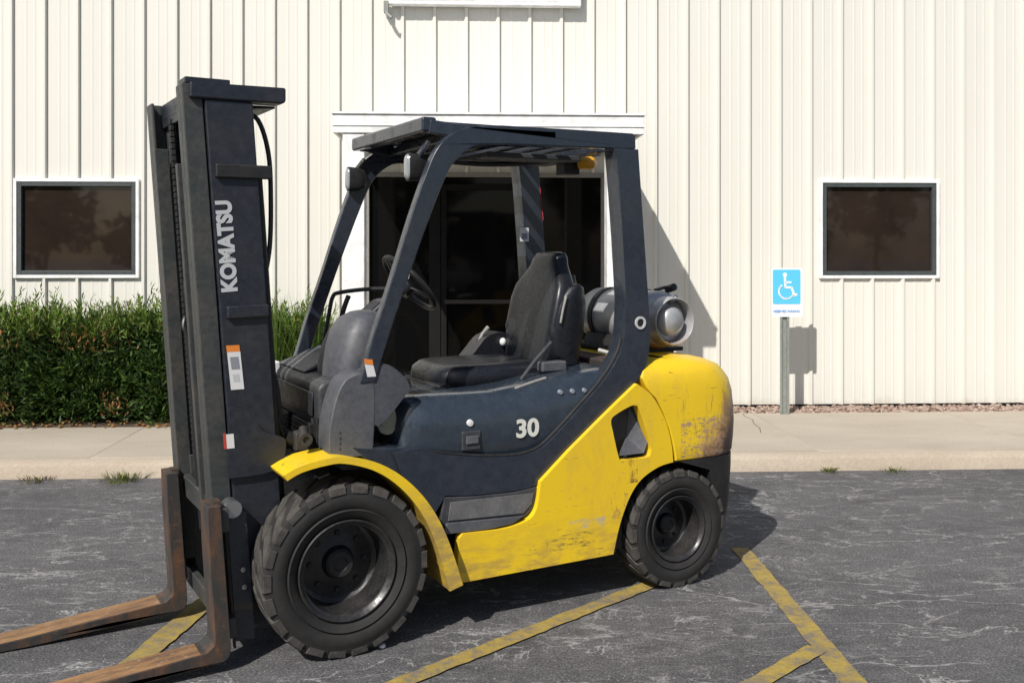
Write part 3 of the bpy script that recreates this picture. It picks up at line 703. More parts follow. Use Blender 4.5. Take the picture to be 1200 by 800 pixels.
# --- yellow side frames
seam = curve([(-1.45, 1.01), (-1.535, .95), (-1.59, .87), (-1.63, .79), (-1.655, .70), (-1.665, .615)], 4)
arch = curve([(-1.665, .615), (-1.58, .600), (-1.49, .56), (-1.43, .505), (-1.385, .43), (-1.345, .33), (-1.315, .215)], 4)
side = [(-.50, .205), (-.515, .40), (-.53, .418)] + curve([(-.70, .412), (-.78, .418), (-.86, .438), (-.895, .475), (-.91, .53), (-.92, .60)], 4) + [(-1.07, .725), (-1.22, .84), (-1.34, .93)] + seam[:-1] + arch
vent = curve([(-1.302, .835), (-1.315, .865), (-1.41, .905), (-1.445, .905), (-1.462, .885), (-1.525, .72), (-1.53, .675), (-1.505, .652), (-1.37, .655), (-1.345, .67), (-1.31, .80)], 3, True)
for s_ in (1, -1):
    sfm = part(MB().plate(side, s_ * .515, s_ * .56, [vent]), 'side_frame', 'yellow', bevel=.007)
    part(MB().plate([(p[0] * 1.0, p[1]) for p in vent], s_ * .46, s_ * .478), 'vent_recess', 'plastic_dark', sfm)
    rw = MB(); kk = len(vent)
    rw.loft([[(p[0], s_ * .516, p[1]) for p in vent], [(p[0], s_ * .479, p[1]) for p in vent]], cap=False)
    part(rw, 'vent_lining', 'plastic', sfm)
    part(MB().add([(-1.50, s_ * .545, .672), (-1.35, s_ * .545, .672), (-1.44, s_ * .482, .745), (-1.52, s_ * .545, .72), (-1.455, s_ * .482, .90)],
                  [(0, 1, 2), (0, 2, 3), (3, 2, 4)]), 'vent_scoop', 'plastic', sfm)
part(MB().box(-1.40, -.52, -.515, .515, .22, .40), 'underframe', 'black', bevel=.01)

# --- counterweight: lofted in plan rings
cz_ = [.615, .63, .70, .78, .86, .93, .99, 1.035, 1.065, 1.09, 1.107, 1.118]
cuf = [-1.682, -1.682, -1.666, -1.643, -1.606, -1.563, -1.505, -1.485, -1.50, -1.535, -1.60, -1.68]
cur = [-2.145, -2.155, -2.165, -2.170, -2.165, -2.155, -2.135, -2.10, -2.06, -2.00, -1.93, -1.85]
chw = [.555, .560, .560, .560, .560, .560, .558, .552, .540, .520, .495, .46]
rings = []
for z_, uf, ur, hw in zip(cz_, cuf, cur, chw):
    r_ = .23 if z_ < 1.05 else .20; ring = [(uf, hw)]
    ring += [(ur + r_ + (uf - ur - r_) * t_, hw) for t_ in (.66, .33)]
    ring += [(ur + r_ - r_ * math.sin(a), hw - r_ + r_ * math.cos(a)) for a in [R(90 * i / 8) for i in range(9)]]
    ring += [(ur, 0)]; mir = [(x_, -y_) for x_, y_ in reversed(ring[:-1])]
    rings.append([(x_, y_, z_) for x_, y_ in ring + mir])
part(MB().loft(rings), 'counterweight', 'yellow_worn', ang=60, bevel=.006)
def cw_low():
    rings = []
    for z_, ur, hw, uf in ((.12, -2.06, .50, -1.99), (.16, -2.09, .53, -2.00), (.35, -2.13, .545, -2.01), (.55, -2.14, .552, -1.90), (.613, -2.14, .553, -1.70)):
        r_ = .20; ring = [(uf, hw)] + [(ur + r_ * (1 - math.sin(a)), hw - r_ + r_ * math.cos(a)) for a in [R(90 * i / 6) for i in range(7)]]
        ring[0] = (max(uf, ur + r_ + .002), hw)
        mir = [(x_, -y_) for x_, y_ in reversed(ring)]; rings.append([(x_, y_, z_) for x_, y_ in ring + mir])
    return MB().loft(rings)
part(cw_low(), 'lower_counterweight', 'black', ang=50, bevel=.006)
part(MB().plate(curve([(-1.34, .215), (-1.365, .33), (-1.41, .44), (-1.455, .515), (-1.51, .565), (-1.60, .598), (-1.70, .606), (-1.93, .612)], 4) + [(-1.95, .66), (-1.60, .68), (-1.40, .60), (-1.28, .40), (-1.26, .22)], .30, .54), 'rear_wheel_arch', 'black')
part(MB().plate(curve([(-1.34, .215), (-1.365, .33), (-1.41, .44), (-1.455, .515), (-1.51, .565), (-1.60, .598), (-1.70, .606), (-1.93, .612)], 4) + [(-1.95, .66), (-1.60, .68), (-1.40, .60), (-1.28, .40), (-1.26, .22)], -.30, -.54), 'rear_wheel_arch', 'black')

# --- overhead guard side frames (roof rail + front pillar) and rear pillars with the sweeping sill
gso = curve([(-.075, 1.095), (-.098, 1.16), (-.14, 1.30), (-.215, 1.51), (-.31, 1.80), (-.385, 2.00), (-.43, 2.09), (-.49, 2.15), (-.59, 2.19), (-.74, 2.206)], 4)[:-1] + [(-.74, 2.206), (-1.10, 2.209), (-1.455, 2.210), (-1.47, 2.20), (-1.472, 2.135)]
gsi = [(-1.35, 2.130), (-.80, 2.122)] + curve([(-.70, 2.118), (-.60, 2.10), (-.513, 2.035), (-.448, 1.92), (-.344, 1.66), (-.248, 1.40), (-.176, 1.19), (-.148, 1.10)], 4)
rpo = [(-1.474, 2.132), (-1.51, 1.70), (-1.535, 1.40)] + curve([(-1.545, 1.26), (-1.535, 1.14), (-1.50, 1.06), (-1.44, .985)], 4) + [(-1.20, .79), (-1.05, .668)] + curve([(-.97, .605), (-.90, .578), (-.80, .568), (-.60, .572), (-.46, .585)], 4) + [(-.40, .50), (-.36, .53), (-.27, .66)]
rpi = curve([(-.22, .79), (-.33, .80), (-.45, .765), (-.63, .735), (-.80, .722), (-.90, .732), (-.97, .765), (-1.07, .845)], 4) + [(-1.25, 1.005)] + curve([(-1.31, 1.07), (-1.37, 1.16), (-1.395, 1.25), (-1.405, 1.40)], 4) + [(-1.385, 1.70), (-1.36, 2.0), (-1.345, 2.132)]
for s_ in (1, -1):
    part(MB().plate(gso + gsi, s_ * .468, s_ * .52), 'guard_side_rail', 'navy', bevel=.014, seg=3)
    part(MB().plate(rpo + rpi, s_ * .435, s_ * .535), 'guard_rear_pillar', 'navy', bevel=.034, seg=5)
for s_ in (1, -1):
    part(MB().tube([(p[0] + .004, s_ * .515, p[1] + .004) for p in rpi[7:-8]], .008, 8), 'hood_gap_shade', 'black')  # black strip added to stand in for the shaded gap between hood and sill
# lifting eye ring on the near rear pillar
def ringobj(c_, r0, r1, y0, y1): return MB().lathe([(y0, r0), (y1, r0), (y1, r1), (y0, r1)], 28, c_, closed=True)
part(ringobj((-1.485, 0, 1.298), .020, .031, .534, .541), 'pillar_ring', 'letter_cream' if 0 else 'letter')
part(MB().lathe([(.5355, .0195), (.537, .0003)], 24, (-1.485, 0, 1.298)), 'pillar_hole', 'black')
# roof cross members
rf = MB().box(-.455, -.385, -.50, .455, 2.165, 2.232)
part(rf, 'roof_front_beam', 'navy', bevel=.012)
part(MB().box(-1.46, -1.37, -.455, .455, 2.125, 2.20), 'roof_rear_beam', 'navy', bevel=.012)
for i in range(6):
    u = -.60 - i * .135
    o = part(MB().bar((u, -.455, 2.165), (u, .455, 2.165), .055, .035), 'roof_bar', 'navy', bevel=.006)
part(MB().box(-1.30, -.78, -.05, .30, 2.085, 2.112), 'roof_wiring_tray', 'plastic_dark', bevel=.008)
part(MB().tube(curve([(-.50, .10, 2.10), (-.70, .12, 2.07), (-1.0, .10, 2.075), (-1.36, .2, 2.11)], 6), .012), 'roof_wiring', 'hose')
part(MB().box(-.80, -.44, -.455, .455, 2.196, 2.214), 'roof_front_plate', 'navy', bevel=.004)
for s_ in (1, -1): part(MB().bar((-.42, s_ * .44, 2.19), (-.60, s_ * .465, 2.17), .04, .06), 'roof_beam_gusset', 'navy', bevel=.006)
# vertical grab post at the roof front
part(MB().tube(curve([(-.43, .415, 2.13), (-.41, .41, 2.09), (-.40, .39, 2.06)], 4), .010), 'lamp_bracket', 'navy')
def lamp(v, name='work_lamp'):
    rings = []
    for x_, hw, hh in ((-.445, .016, .03), (-.435, .026, .048), (-.40, .031, .060), (-.355, .033, .063), (-.35, .032, .062)):
        rings.append([(x_, v + hw * math.copysign(abs(math.cos(a)) ** .6, math.cos(a)), 2.015 + hh * math.copysign(abs(math.sin(a)) ** .6, math.sin(a))) for a in [2 * math.pi * j / 24 for j in range(24)]])
    o_ = part(MB().loft(rings), name, 'black', ang=40)
    part(MB().loft([[(x_, v + (p[1] - v) * k, 2.015 + (p[2] - 2.015) * k) for p in rings[-1]] for x_, k in ((-.3495, .9), (-.343, .8), (-.340, .4))]), 'lens', 'lens', o_, ang=40)
    part(MB().tube([(-.40, v, 2.07), (-.44, v, 2.12)], .012), 'bracket', 'black', o_)
lamp(.37); lamp(-.45)
# amber beacon and rear bits under the roof
part(MB().box(-1.36, -1.27, .10, .19, 2.03, 2.12), 'beacon_base', 'black', bevel=.006)
bc = MB().lathe([(-.04, .03), (.025, .034), (.045, .022), (.048, .0005)], 20).xf(Matrix.Translation((-1.37, .24, 2.085)) @ Matrix.Rotation(R(30), 4, 'Z'))
part(bc, 'amber_lamp', 'amber')
part(MB().bar((-1.40, .33, 2.02), (-1.40, .33, 2.13), .05, .05), 'lamp_bracket', 'alu_light', bevel=.004)
part(MB().bar((-1.475, -.44, 2.08), (-1.50, -.43, 1.82), .006, .004), 'seat_belt', 'red_strap')
# near side turn signal on far rear pillar: white data sticker
dm = MB().plate([(-1.352, 1.698), (-1.352, 1.775), (-1.408, 1.775), (-1.408, 1.698)], -.4345, -.4325); part(dm, 'pillar_sticker', 'decal_white')
part(MB().plate([(-1.362, 1.71), (-1.362, 1.745), (-1.398, 1.745), (-1.398, 1.71)], -.4324, -.4318), 'sticker_print', 'grey_print')

# --- hood / engine cover
hood = curve([(-.275, .86), (-.262, .93), (-.275, .985), (-.33, 1.015), (-.50, 1.012), (-.72, 1.005), (-.86, 1.02), (-.98, 1.045), (-1.15, 1.062), (-1.30, 1.08), (-1.37, 1.075)], 4) + [(-1.375, .9), (-1.2, .78), (-.95, .68), (-.5, .70), (-.30, .78)]
def htop(u):
    P = [(-.262, .985), (-.30, 1.005), (-.40, 1.012), (-.50, 1.012), (-.72, 1.008), (-.86, 1.022), (-.98, 1.045), (-1.15, 1.062), (-1.30, 1.078), (-1.375, 1.08)]
    for (a, za), (b_, zb) in zip(P, P[1:]):
        if b_ <= u <= a: return za + (zb - za) * (a - u) / (a - b_)
    return P[0][1] if u > P[0][0] else P[-1][1]
rings = []
for u, kw, kz in ((-.262, .80, -.04), (-.268, .86, -.02), (-.285, .915, -.008), (-.32, .958, 0), (-.37, .985, 0), (-.43, .997, 0), (-.50, 1, 0), (-.60, 1, 0), (-.72, 1, 0), (-.86, 1, 0), (-.98, 1, 0), (-1.15, 1, 0), (-1.30, 1, 0), (-1.37, .995, 0)):
    zt = htop(u) + kz
    hs = [(0, zt), (.38, zt), (.43, zt - .004), (.462, zt - .018), (.484, zt - .042), (.500, zt - .085), (.508, zt - .14), (.510, zt - .20), (.502, zt - .26), (.485, .69)]
    rings.append([(u, v_ * kw, z_) for v_, z_ in hs] + [(u, -v_ * kw, z_) for v_, z_ in reversed(hs[1:])])
ho = part(MB().loft(rings), 'hood', 'navy_gloss', ang=65)
# darker recess at hood front corner, latch, marks
part(MB().box(-.640, -.548, .495, .518, .765, .850), 'latch_housing', 'plastic_dark', ho, bevel=.006)
part(MB().box(-.625, -.565, .5185, .526, .795, .830), 'latch_lever', 'plastic', ho, bevel=.003)
part(MB().lathe([(-.004, .016), (.006, .014), (.008, .0003)], 16, (-.590, .509, .885)), 'lock_cap', 'white_plastic', ho)
XF = frame((-.878, .5115, .835), (-1, 0, 0), (0, 0, 1))
text_mesh('capacity_lettering', '30', .112, M['letter_cream'], ho, XF, .001, .0035, 1.08)
for u_ in (-1.06, -1.125, -1.19): part(MB().lathe([(.490, .012), (.506, .010), (.507, .0003)], 14, (u_, 0, .988)), 'hood_badge', 'grey_print', ho)
part(MB().tube(curve([(-.85, .44, 1.012), (-.95, .44, 1.036), (-1.02, .43, 1.048)], 4), .007), 'hood_edge_trim', 'alu_light', ho)
# step plate
stp = [(-.43, .455), (-.455, .58), (-.60, .568), (-.80, .563), (-.915, .575), (-.915, .53), (-.897, .478), (-.86, .445), (-.78, .424), (-.66, .418), (-.53, .424)]
sp_ = part(MB().plate(stp, .45, .535), 'step_riser', 'plastic_dark', bevel=.006)
part(MB().plate([(-.47, .475), (-.48, .555), (-.895, .548), (-.885, .50), (-.84, .462)], .5355, .541), 'step_pad', 'step', sp_, bevel=.003)
part(MB().plate([(-.44, .422), (-.46, .468), (-.84, .452), (-.78, .424), (-.66, .416)], .5355, .552), 'step_lip', 'plastic', sp_, bevel=.004)
# floor and sill in front
part(MB().plate([(-.02, .72), (-.02, .79), (-.33, .79), (-.34, .70)], -.44, .44), 'floor_plate', 'plastic_dark', bevel=.01)
part(MB().plate(curve([(-.02, .84), (-.14, .82), (-.26, .81), (-.33, .80)], 3) + [(-.44, .60), (-.42, .46), (-.30, .60), (-.14, .74)], .40, .515), 'lower_side_panel', 'navy', bevel=.01)
part(MB().bar((-.40, .522, .695), (-.53, .522, .69), .004, .010, (0, 0, 1)), 'sill_slot', 'black')

# --- front fenders
fpath = curve([(.262, .757), (.20, .785), (.10, .803), (.02, .803), (-.10, .765), (-.20, .70), (-.29, .605), (-.36, .49), (-.41, .36), (-.455, .205)], 4)
def offs(path, d):
    out = []
    for i, p in enumerate(path):
        a = path[max(0, i - 1)]; b_ = path[min(len(path) - 1, i + 1)]; tx, tz = b_[0] - a[0], b_[1] - a[1]; l_ = math.hypot(tx, tz)
        dd = d[i] if isinstance(d, list) else d; out.append((p[0] + tz / l_ * dd, p[1] - tx / l_ * dd))
    return out
top_ = offs(fpath, [-.012] * len(fpath)); bot_ = offs(fpath, [.004 if i < 20 else .004 + (i - 20) * .0009 for i in range(len(fpath))])
for s_ in (1, -1):
    fe = part(MB().plate(top_ + bot_[::-1], s_ * .37, s_ * .615), 'front_fender', 'yellow_fender', bevel=.004)
    lipo = offs(fpath, [-.014] * len(fpath)); lipi = offs(fpath, [.012 + (max(0, i - 12) * .0016) for i in range(len(fpath))])
    part(MB().plate(lipo + lipi[::-1], s_ * .604, s_ * .622), 'fender_lip', 'yellow_fender', fe, bevel=.004)
part(MB().tube([(.10, .30, .88), (.13, .43, .865)], .020, 14).lathe([(0, .028), (.02, .028), (.02, .014), (0.012, .014), (.012, .0003)], 18, (.13, .43, .865)), 'filler_neck', 'alu_mid')
part(MB().box(.08, .15, .28, .36, .80, .88), 'tank_block', 'alu_mid', bevel=.01)

# --- cowl and dashboard
cf = [(.04, .78), (.055, 1.06), (.03, 1.085), (-.20, 1.13), (-.26, 1.11), (-.17, .95), (-.13, .78)]
cw = part(MB().plate(cf, -.44, .36), 'cowl', 'plastic_dark', bevel=.02, seg=3)
part(MB().box(.056, .062, -.40, .30, .935, 1.035), 'cowl_front_panel', 'navy_dull', cw, bevel=.004)
for k_, (a, b_) in enumerate(((-.38, -.06), (0.0, .28))):
    part(MB().box(.045, .068, a, b_, .815, .90), 'cowl_grille_frame', 'black', cw, bevel=.006)
    for j in range(4): part(MB().bar((.071, a + .02, .828 + j * .019), (.071, b_ - .02, .828 + j * .019), .010, .006), 'louvre', 'plastic_dark', cw)
part(MB().box(.03, .085, -.40, -.33, 1.035, 1.105), 'marker_lamp', 'white_plastic', bevel=.006)
part(MB().add([(.03, -.44, 1.088), (.03, .05, 1.088), (-.17, .02, 1.19), (-.17, -.36, 1.18), (-.24, -.36, 1.14), (-.24, .02, 1.14)],
              [(0, 1, 2, 3), (3, 2, 5, 4), (0, 3, 4), (1, 5, 2), (0, 4, 5, 1)]), 'dash_pod', 'plastic', bevel=.02, seg=3)
sidep = curve([(.05, .79), (.052, .90), (.025, 1.03), (-.012, 1.105), (-.07, 1.135)], 3) + curve([(-.142, 1.125), (-.148, .98), (-.138, .79)], 3)
part(MB().plate(sidep, .36, .514), 'cowl_side_panel', 'plastic', bevel=.042, seg=5)
part(MB().box(.03, .056, .30, .35, .80, .935), 'vent_grille', 'black', bevel=.003)
for j in range(4): part(MB().bar((.005, .5155, .83 + j * .022), (.04, .495, .83 + j * .022), .006, .008), 'side_vent_rib', 'plastic_dark')
# knee bulge: rounded pod on the near side of the cowl
def ell(c_, r_, n=20, m_=12, pw=1.0):
    rings = []
    for i in range(1, m_):
        a = math.pi * i / m_; rings.append([(c_[0] + r_[0] * math.sin(a) ** pw * math.cos(2 * math.pi * j / n), c_[1] + r_[1] * math.sin(a) ** pw * math.sin(2 * math.pi * j / n), c_[2] + r_[2] * math.cos(a)) for j in range(n)])
    return MB().loft(rings)
kn = curve([(-.155, 1.155), (-.20, 1.165), (-.255, 1.13), (-.30, 1.075), (-.285, 1.03), (-.20, .935), (-.16, .905)], 4) + [(-.12, .93), (-.10, 1.13)]
part(MB().plate(kn, .38, .512), 'knee_guard', 'knee', bevel=.045, seg=5)
# steering console: leaning dome
rings = []
for t_, zz, uc, vc, ru, rv in ((0, 1.09, -.12, .18, .10, .19), (.2, 1.15, -.13, .18, .105, .195), (.5, 1.22, -.145, .185, .105, .19), (.75, 1.29, -.165, .20, .10, .165), (.92, 1.345, -.185, .215, .085, .13), (1, 1.372, -.20, .225, .055, .085), (1.02, 1.38, -.205, .225, .02, .03)):
    rings.append([(uc + ru * math.copysign(abs(math.cos(a)) ** .75, math.cos(a)), vc + rv * math.copysign(abs(math.sin(a)) ** .75, math.sin(a)), zz) for a in [2 * math.pi * j / 24 for j in range(24)]])
cs = part(MB().loft(rings), 'steering_console', 'plastic', ang=50)
part(MB().plate([(-.24, 1.15), (-.19, 1.33), (-.30, 1.42), (-.40, 1.43), (-.33, 1.25)], .05, .20), 'console_rear_cover', 'vinyl', cs, bevel=.02)
part(MB().tube(curve([(-.22, .15, 1.30), (-.36, .07, 1.40), (-.47, .02, 1.46)], 4), .022), 'steering_column', 'black')
sw = MB(); tl_ = Matrix.Translation((-.50, .02, 1.49)) @ Matrix.Rotation(R(-48), 4, 'Y')
sw.tube([(.165 * math.cos(a), .165 * math.sin(a), 0) for a in [2 * math.pi * i / 40 for i in range(40)]], .0125, 10, True)
for a in (0, 2.1, 4.2): sw.bar((0, 0, -.03), (.16 * math.cos(a), .16 * math.sin(a), 0), .03, .01)
sw.tube([(0, 0, -.06), (0, 0, .0)], .045, 16)
part(sw.xf(tl_), 'steering_wheel', 'hose')
# grab handle seen over the console
part(MB().tube(curve([(-.12, -.12, 1.20), (-.150, -.13, 1.35), (-.168, -.13, 1.425), (-.20, -.12, 1.445), (-.32, -.08, 1.46), (-.42, -.04, 1.46)], 5), .010), 'grab_handle', 'hose')
part(MB().tube(curve([(-.16, -.05, 1.22), (-.20, -.07, 1.36), (-.23, -.08, 1.43)], 4), .012), 'lift_lever', 'black')
part(MB().bar((-.58, -.22, 1.46), (-.62, -.20, 1.70), .012, .012), 'mirror_arm', 'alu_light')
PEDAL = [(-.185, .915), (-.215, .955), (-.262, .965), (-.275, .91), (-.258, .855), (-.205, .86)]
part(MB().plate(curve(PEDAL, 3, True), .40, .43), 'pedal_box', 'dusty', bevel=.008, label='dusty pale pedal box')
part(MB().box(-.205, -.165, .431, .436, .895, .915), 'pedal_pad', 'black')
part(MB().bar((-.33, .25, .80), (-.42, .25, 1.0), .02, .012), 'pedal_lever', 'black')

# --- seat
def sup(cx_, cy_, hw_, hd_, n=24, p_=.45): return [(cx_ + hd_ * math.copysign(abs(math.cos(a)) ** p_, math.cos(a)), cy_ + hw_ * math.copysign(abs(math.sin(a)) ** p_, math.sin(a))) for a in [2 * math.pi * j / n for j in range(n)]]
seat = empty('seat', (0, 0, 0), 0, fk)
rings = []
for zz, cu, hw, hdp in ((.98, -.89, .23, .28), (.995, -.89, .25, .305), (1.03, -.89, .26, .318), (1.065, -.89, .255, .31), (1.09, -.895, .235, .285), (1.10, -.90, .19, .24), (1.098, -.91, .10, .16)):
    rings.append([(a, b_, zz + (.022 * max(0, abs(b_) / .26 - .55)) - max(0, a + .60) * .25) for a, b_ in sup(cu, 0, hw, hdp)])
part(MB().loft(rings), 'cushion', 'vinyl', seat, ang=60)
part(MB().box(-1.20, -.56, -.22, .22, .99, 1.02), 'seat_base', 'black', seat, bevel=.02)
rings = []
for zz, hw, hdp, cu in ((1.07, .20, .055, -1.18), (1.14, .235, .065, -1.205), (1.28, .25, .070, -1.23), (1.40, .25, .068, -1.255), (1.47, .235, .062, -1.27), (1.525, .185, .055, -1.28), (1.57, .145, .050, -1.288), (1.61, .130, .045, -1.295), (1.632, .115, .035, -1.30), (1.64, .08, .015, -1.30)):
    ring = sup(cu, 0, hw, hdp, 28, .5)
    rings.append([(a + (.055 * max(0, abs(b_) / .25 - .62) if a > cu else .02 * max(0, abs(b_) / .25 - .6)), b_, zz) for a, b_ in ring])
bk = part(MB().loft(rings), 'backrest', 'vinyl', seat, ang=60)
part(MB().loft([[(a, b_, zz) for a, b_ in sup(-1.325, 0, hw, .05, 20, .5)] for zz, hw in ((1.05, .19), (1.2, .22), (1.4, .21), (1.52, .15))]), 'backrest_shell', 'black', bk, ang=50)
for s_ in (1, -1):      # hip restraint wings
    part(MB().loft([[(a, s_ * .215 + b_ - 0, zz) for a, b_ in sup(cu, 0, .045, hdp, 16, .8)] for zz, cu, hdp in ((1.08, -1.27, .05), (1.13, -1.25, .085), (1.25, -1.255, .105), (1.38, -1.28, .09), (1.46, -1.305, .05), (1.48, -1.31, .01))]), 'hip_wing', 'vinyl', seat, ang=60)
part(MB().tube(curve([(-1.235, .263, 1.42), (-1.215, .266, 1.36), (-1.20, .266, 1.29)], 4), .006), 'wing_piping', 'alu_light', seat)
part(MB().tube([(-.93, .35, 1.035), (-1.02, .33, 1.12), (-1.125, .30, 1.20)], .009), 'parking_brake_lever', 'plastic_dark')
part(MB().box(-1.20, -1.06, .27, .33, 1.06, 1.11), 'belt_buckle', 'plastic', seat, bevel=.01)
# armrest control pod on the far side
part(MB().plate(curve([(-.90, 1.03), (-.98, 1.12), (-1.05, 1.19), (-1.14, 1.21), (-1.22, 1.17), (-1.24, 1.05)], 4), -.38, -.24), 'armrest_pod', 'vinyl', bevel=.015)
part(MB().tube([(-.98, -.30, 1.06), (-1.05, -.30, 1.20), (-1.085, -.30, 1.235)], [.009, .009, .012]), 'control_lever', 'alu_light')
part(ell((-1.135, -.225, 1.16), (.018, .018, .022)), 'control_knob', 'white_plastic')
part(MB().box(-1.235, -1.215, -.25, -.22, 1.11, 1.17), 'switch_plate', 'alu_light', bevel=.004)

# --- gas tank on its cradle
gt = MB(); hl = .36
gp = [(-hl, .0005), (-hl, .045), (-hl + .01, .095), (-hl + .04, .135), (-hl + .09, .152), (hl - .09, .152), (hl - .04, .135), (hl - .012, .095), (hl, .045), (hl, .0005)]
GO = (-1.80, .0, 1.285)
tank = part(gt.lathe([(a - .01, r) for a, r in gp], 48, GO), 'gas_tank', 'gas', ang=40)
part(MB().lathe([(hl - .055, .118), (hl - .05, .128), (hl + .035, .122), (hl + .04, .117), (hl + .03, .112), (hl - .05, .115)], 40, GO, closed=True), 'collar', 'gas', tank)
part(MB().lathe([(hl - .01, .078), (hl + .020, .070), (hl + .038, .045), (hl + .042, .0005)], 32, GO), 'end_dome', 'gas', tank, ang=60)
part(MB().tube([(GO[0], hl - .06, GO[2] + .06), (GO[0] - .02, hl + .02, GO[2] + .13)], .012), 'valve_pipe', 'chrome', tank)
for a in (-.17, .12): part(MB().lathe([(a - .02, .1535), (a - .02, .158), (a + .02, .158), (a + .02, .1535)], 48, GO, closed=True), 'strap', 'black', tank)
part(MB().plate([(-1.62, 1.10), (-1.66, 1.20), (-1.72, 1.155), (-1.80, 1.132), (-1.88, 1.155), (-1.94, 1.20), (-1.98, 1.10)], -.22, .16), 'tank_cradle', 'black', bevel=.006)
part(MB().box(-1.96, -1.60, -.30, .26, 1.118, 1.14), 'tank_mount_plate', 'black', bevel=.005)
part(MB().tube(curve([(-1.62, .30, 1.20), (-1.55, .36, 1.15), (-1.46, .36, 1.135), (-1.40, .30, 1.15)], 5), .012), 'gas_hose', 'alu_light')
part(MB().box(-1.62, -1.42, -.40, .42, 1.02, 1.10), 'rear_deck', 'rust', bevel=.01)
part(MB().tube([(-1.9, .20, 1.44), (-1.9, .26, 1.455)], .02).bar((-1.80, .23, 1.44), (-1.87, .23, 1.455), .03, .012), 'strap_clamp', 'black')

# --- MAST: leans forward about four degrees
def mu(ub, z): return ub + .071 * z
def rail(ub0, ub1, v0, v1, z0, z1): return MB().plate([(mu(ub0, z0), z0), (mu(ub1, z0), z0), (mu(ub1, z1), z1), (mu(ub0, z1), z1)], v0, v1)
mast = empty('mast', (.016, -.020, 0), R(2.4), fk)
for s_ in (1, -1):
    o = MB(); zt = 2.2505
    for (a, b_, c_, d_) in ((.172, .365, .355, .385), (.172, .195, .285, .355), (.342, .365, .285, .355)):
        q = rail(a, b_, s_ * c_, s_ * d_, .12, zt); o.add(q.v, q.f)
    part(o, 'outer_rail', 'navy_dull', mast, bevel=.006)
    i_ = MB(); zt = 2.31
    for (a, b_, c_, d_) in ((.37, .449, .318, .372), (.435, .449, .262, .318), (.37, .384, .262, .318)):
        q = rail(a, b_, s_ * c_, s_ * d_, .14, zt); i_.add(q.v, q.f)
    part(i_, 'inner_rail', 'mast_steel', mast, bevel=.005)
    q = rail(.40, .46, s_ * .20, s_ * .235, .25, 2.0 if s_ > 0 else 2.1)
    part(q, 'rail_guide', 'mast_steel', mast, bevel=.004)
    part(MB().tube([(mu(.158, .30), s_ * .325, .30), (mu(.158, 1.98), s_ * .325, 1.98)], .020, 16), 'lift_cylinder', 'black', mast)
    ch_ = MB()
    for j in range(60):
        z_ = .62 + j * .027
        ch_.box(mu(.40, z_) - .007, mu(.40, z_) + .007, s_ * .11 - .018, s_ * .11 + .018, z_ - .011, z_ + .011)
    part(ch_, 'lift_chain', 'black', mast).__setitem__('kind', 'stuff')
part(MB().tube([(mu(.36, .2), 0, .2), (mu(.36, 1.35), 0, 1.35)], .045, 18), 'free_lift_cylinder', 'black', mast)
part(MB().tube([(mu(.36, 1.35), 0, 1.35), (mu(.36, 2.1), 0, 2.1)], .027, 16), 'cylinder_rod', 'chrome', mast)
for z_ in (.40, 1.20, 2.12): part(MB().box(mu(.19, z_) - .02, mu(.19, z_) + .01, -.285, .285, z_ - .05, z_ + .05), 'cross_tie', 'navy_dull', mast, bevel=.006)
# inner top tie and overhead hose plate
part(MB().plate([(mu(.385, 2.2), 2.20), (mu(.40, 2.2), 2.20), (mu(.40, 2.3), 2.305), (mu(.385, 2.3), 2.305)], -.318, .318), 'inner_top_tie', 'navy_dull', mast, bevel=.005)
part(MB().plate([(.585, 2.25), (.21, 2.252), (.195, 2.262), (.195, 2.318), (.585, 2.313)], .30, .395), 'top_bracket', 'navy_dull', mast, bevel=.010)
part(MB().plate([(.36, 2.235), (.21, 2.245), (.21, 2.255), (.56, 2.25), (.56, 2.236)], -.37, .29), 'top_cross_plate', 'navy_dull', mast, bevel=.004)
part(MB().plate([(.60, 2.312), (.42, 2.312), (.42, 2.336), (.60, 2.336)], .262, .372), 'rail_cap', 'navy_dull', mast, bevel=.005)
# hoses
part(MB().tube(curve([(.36, .30, 2.22), (.29, .31, 2.19), (.245, .31, 2.05), (.235, .31, 1.85), (.24, .31, 1.66), (.265, .32, 1.52), (.275, .33, 1.38), (.275, .34, 1.1)], 6), .010), 'hydraulic_hose', 'hose', mast)
part(MB().tube(curve([(.37, .28, 2.22), (.31, .27, 2.10), (.30, .27, 1.9), (.29, .27, 1.6), (.27, .30, 1.3), (.22, .32, 1.1), (.20, .32, .95)], 6), .012), 'hydraulic_hose', 'hose', mast)
part(MB().tube(curve([(.36, .22, 2.2), (.315, .23, 2.06), (.32, .24, 1.9)], 5), .009), 'hydraulic_hose', 'rust', mast)
part(MB().bar((.485, .39, 1.965), (.255, .39, 1.965), .03, .055), 'hose_clamp', 'black', mast, bevel=.006)
part(MB().bar((.44, .39, 1.395), (.27, .39, 1.40), .03, .05), 'lower_hose_clamp', 'navy_dull', mast, bevel=.006)
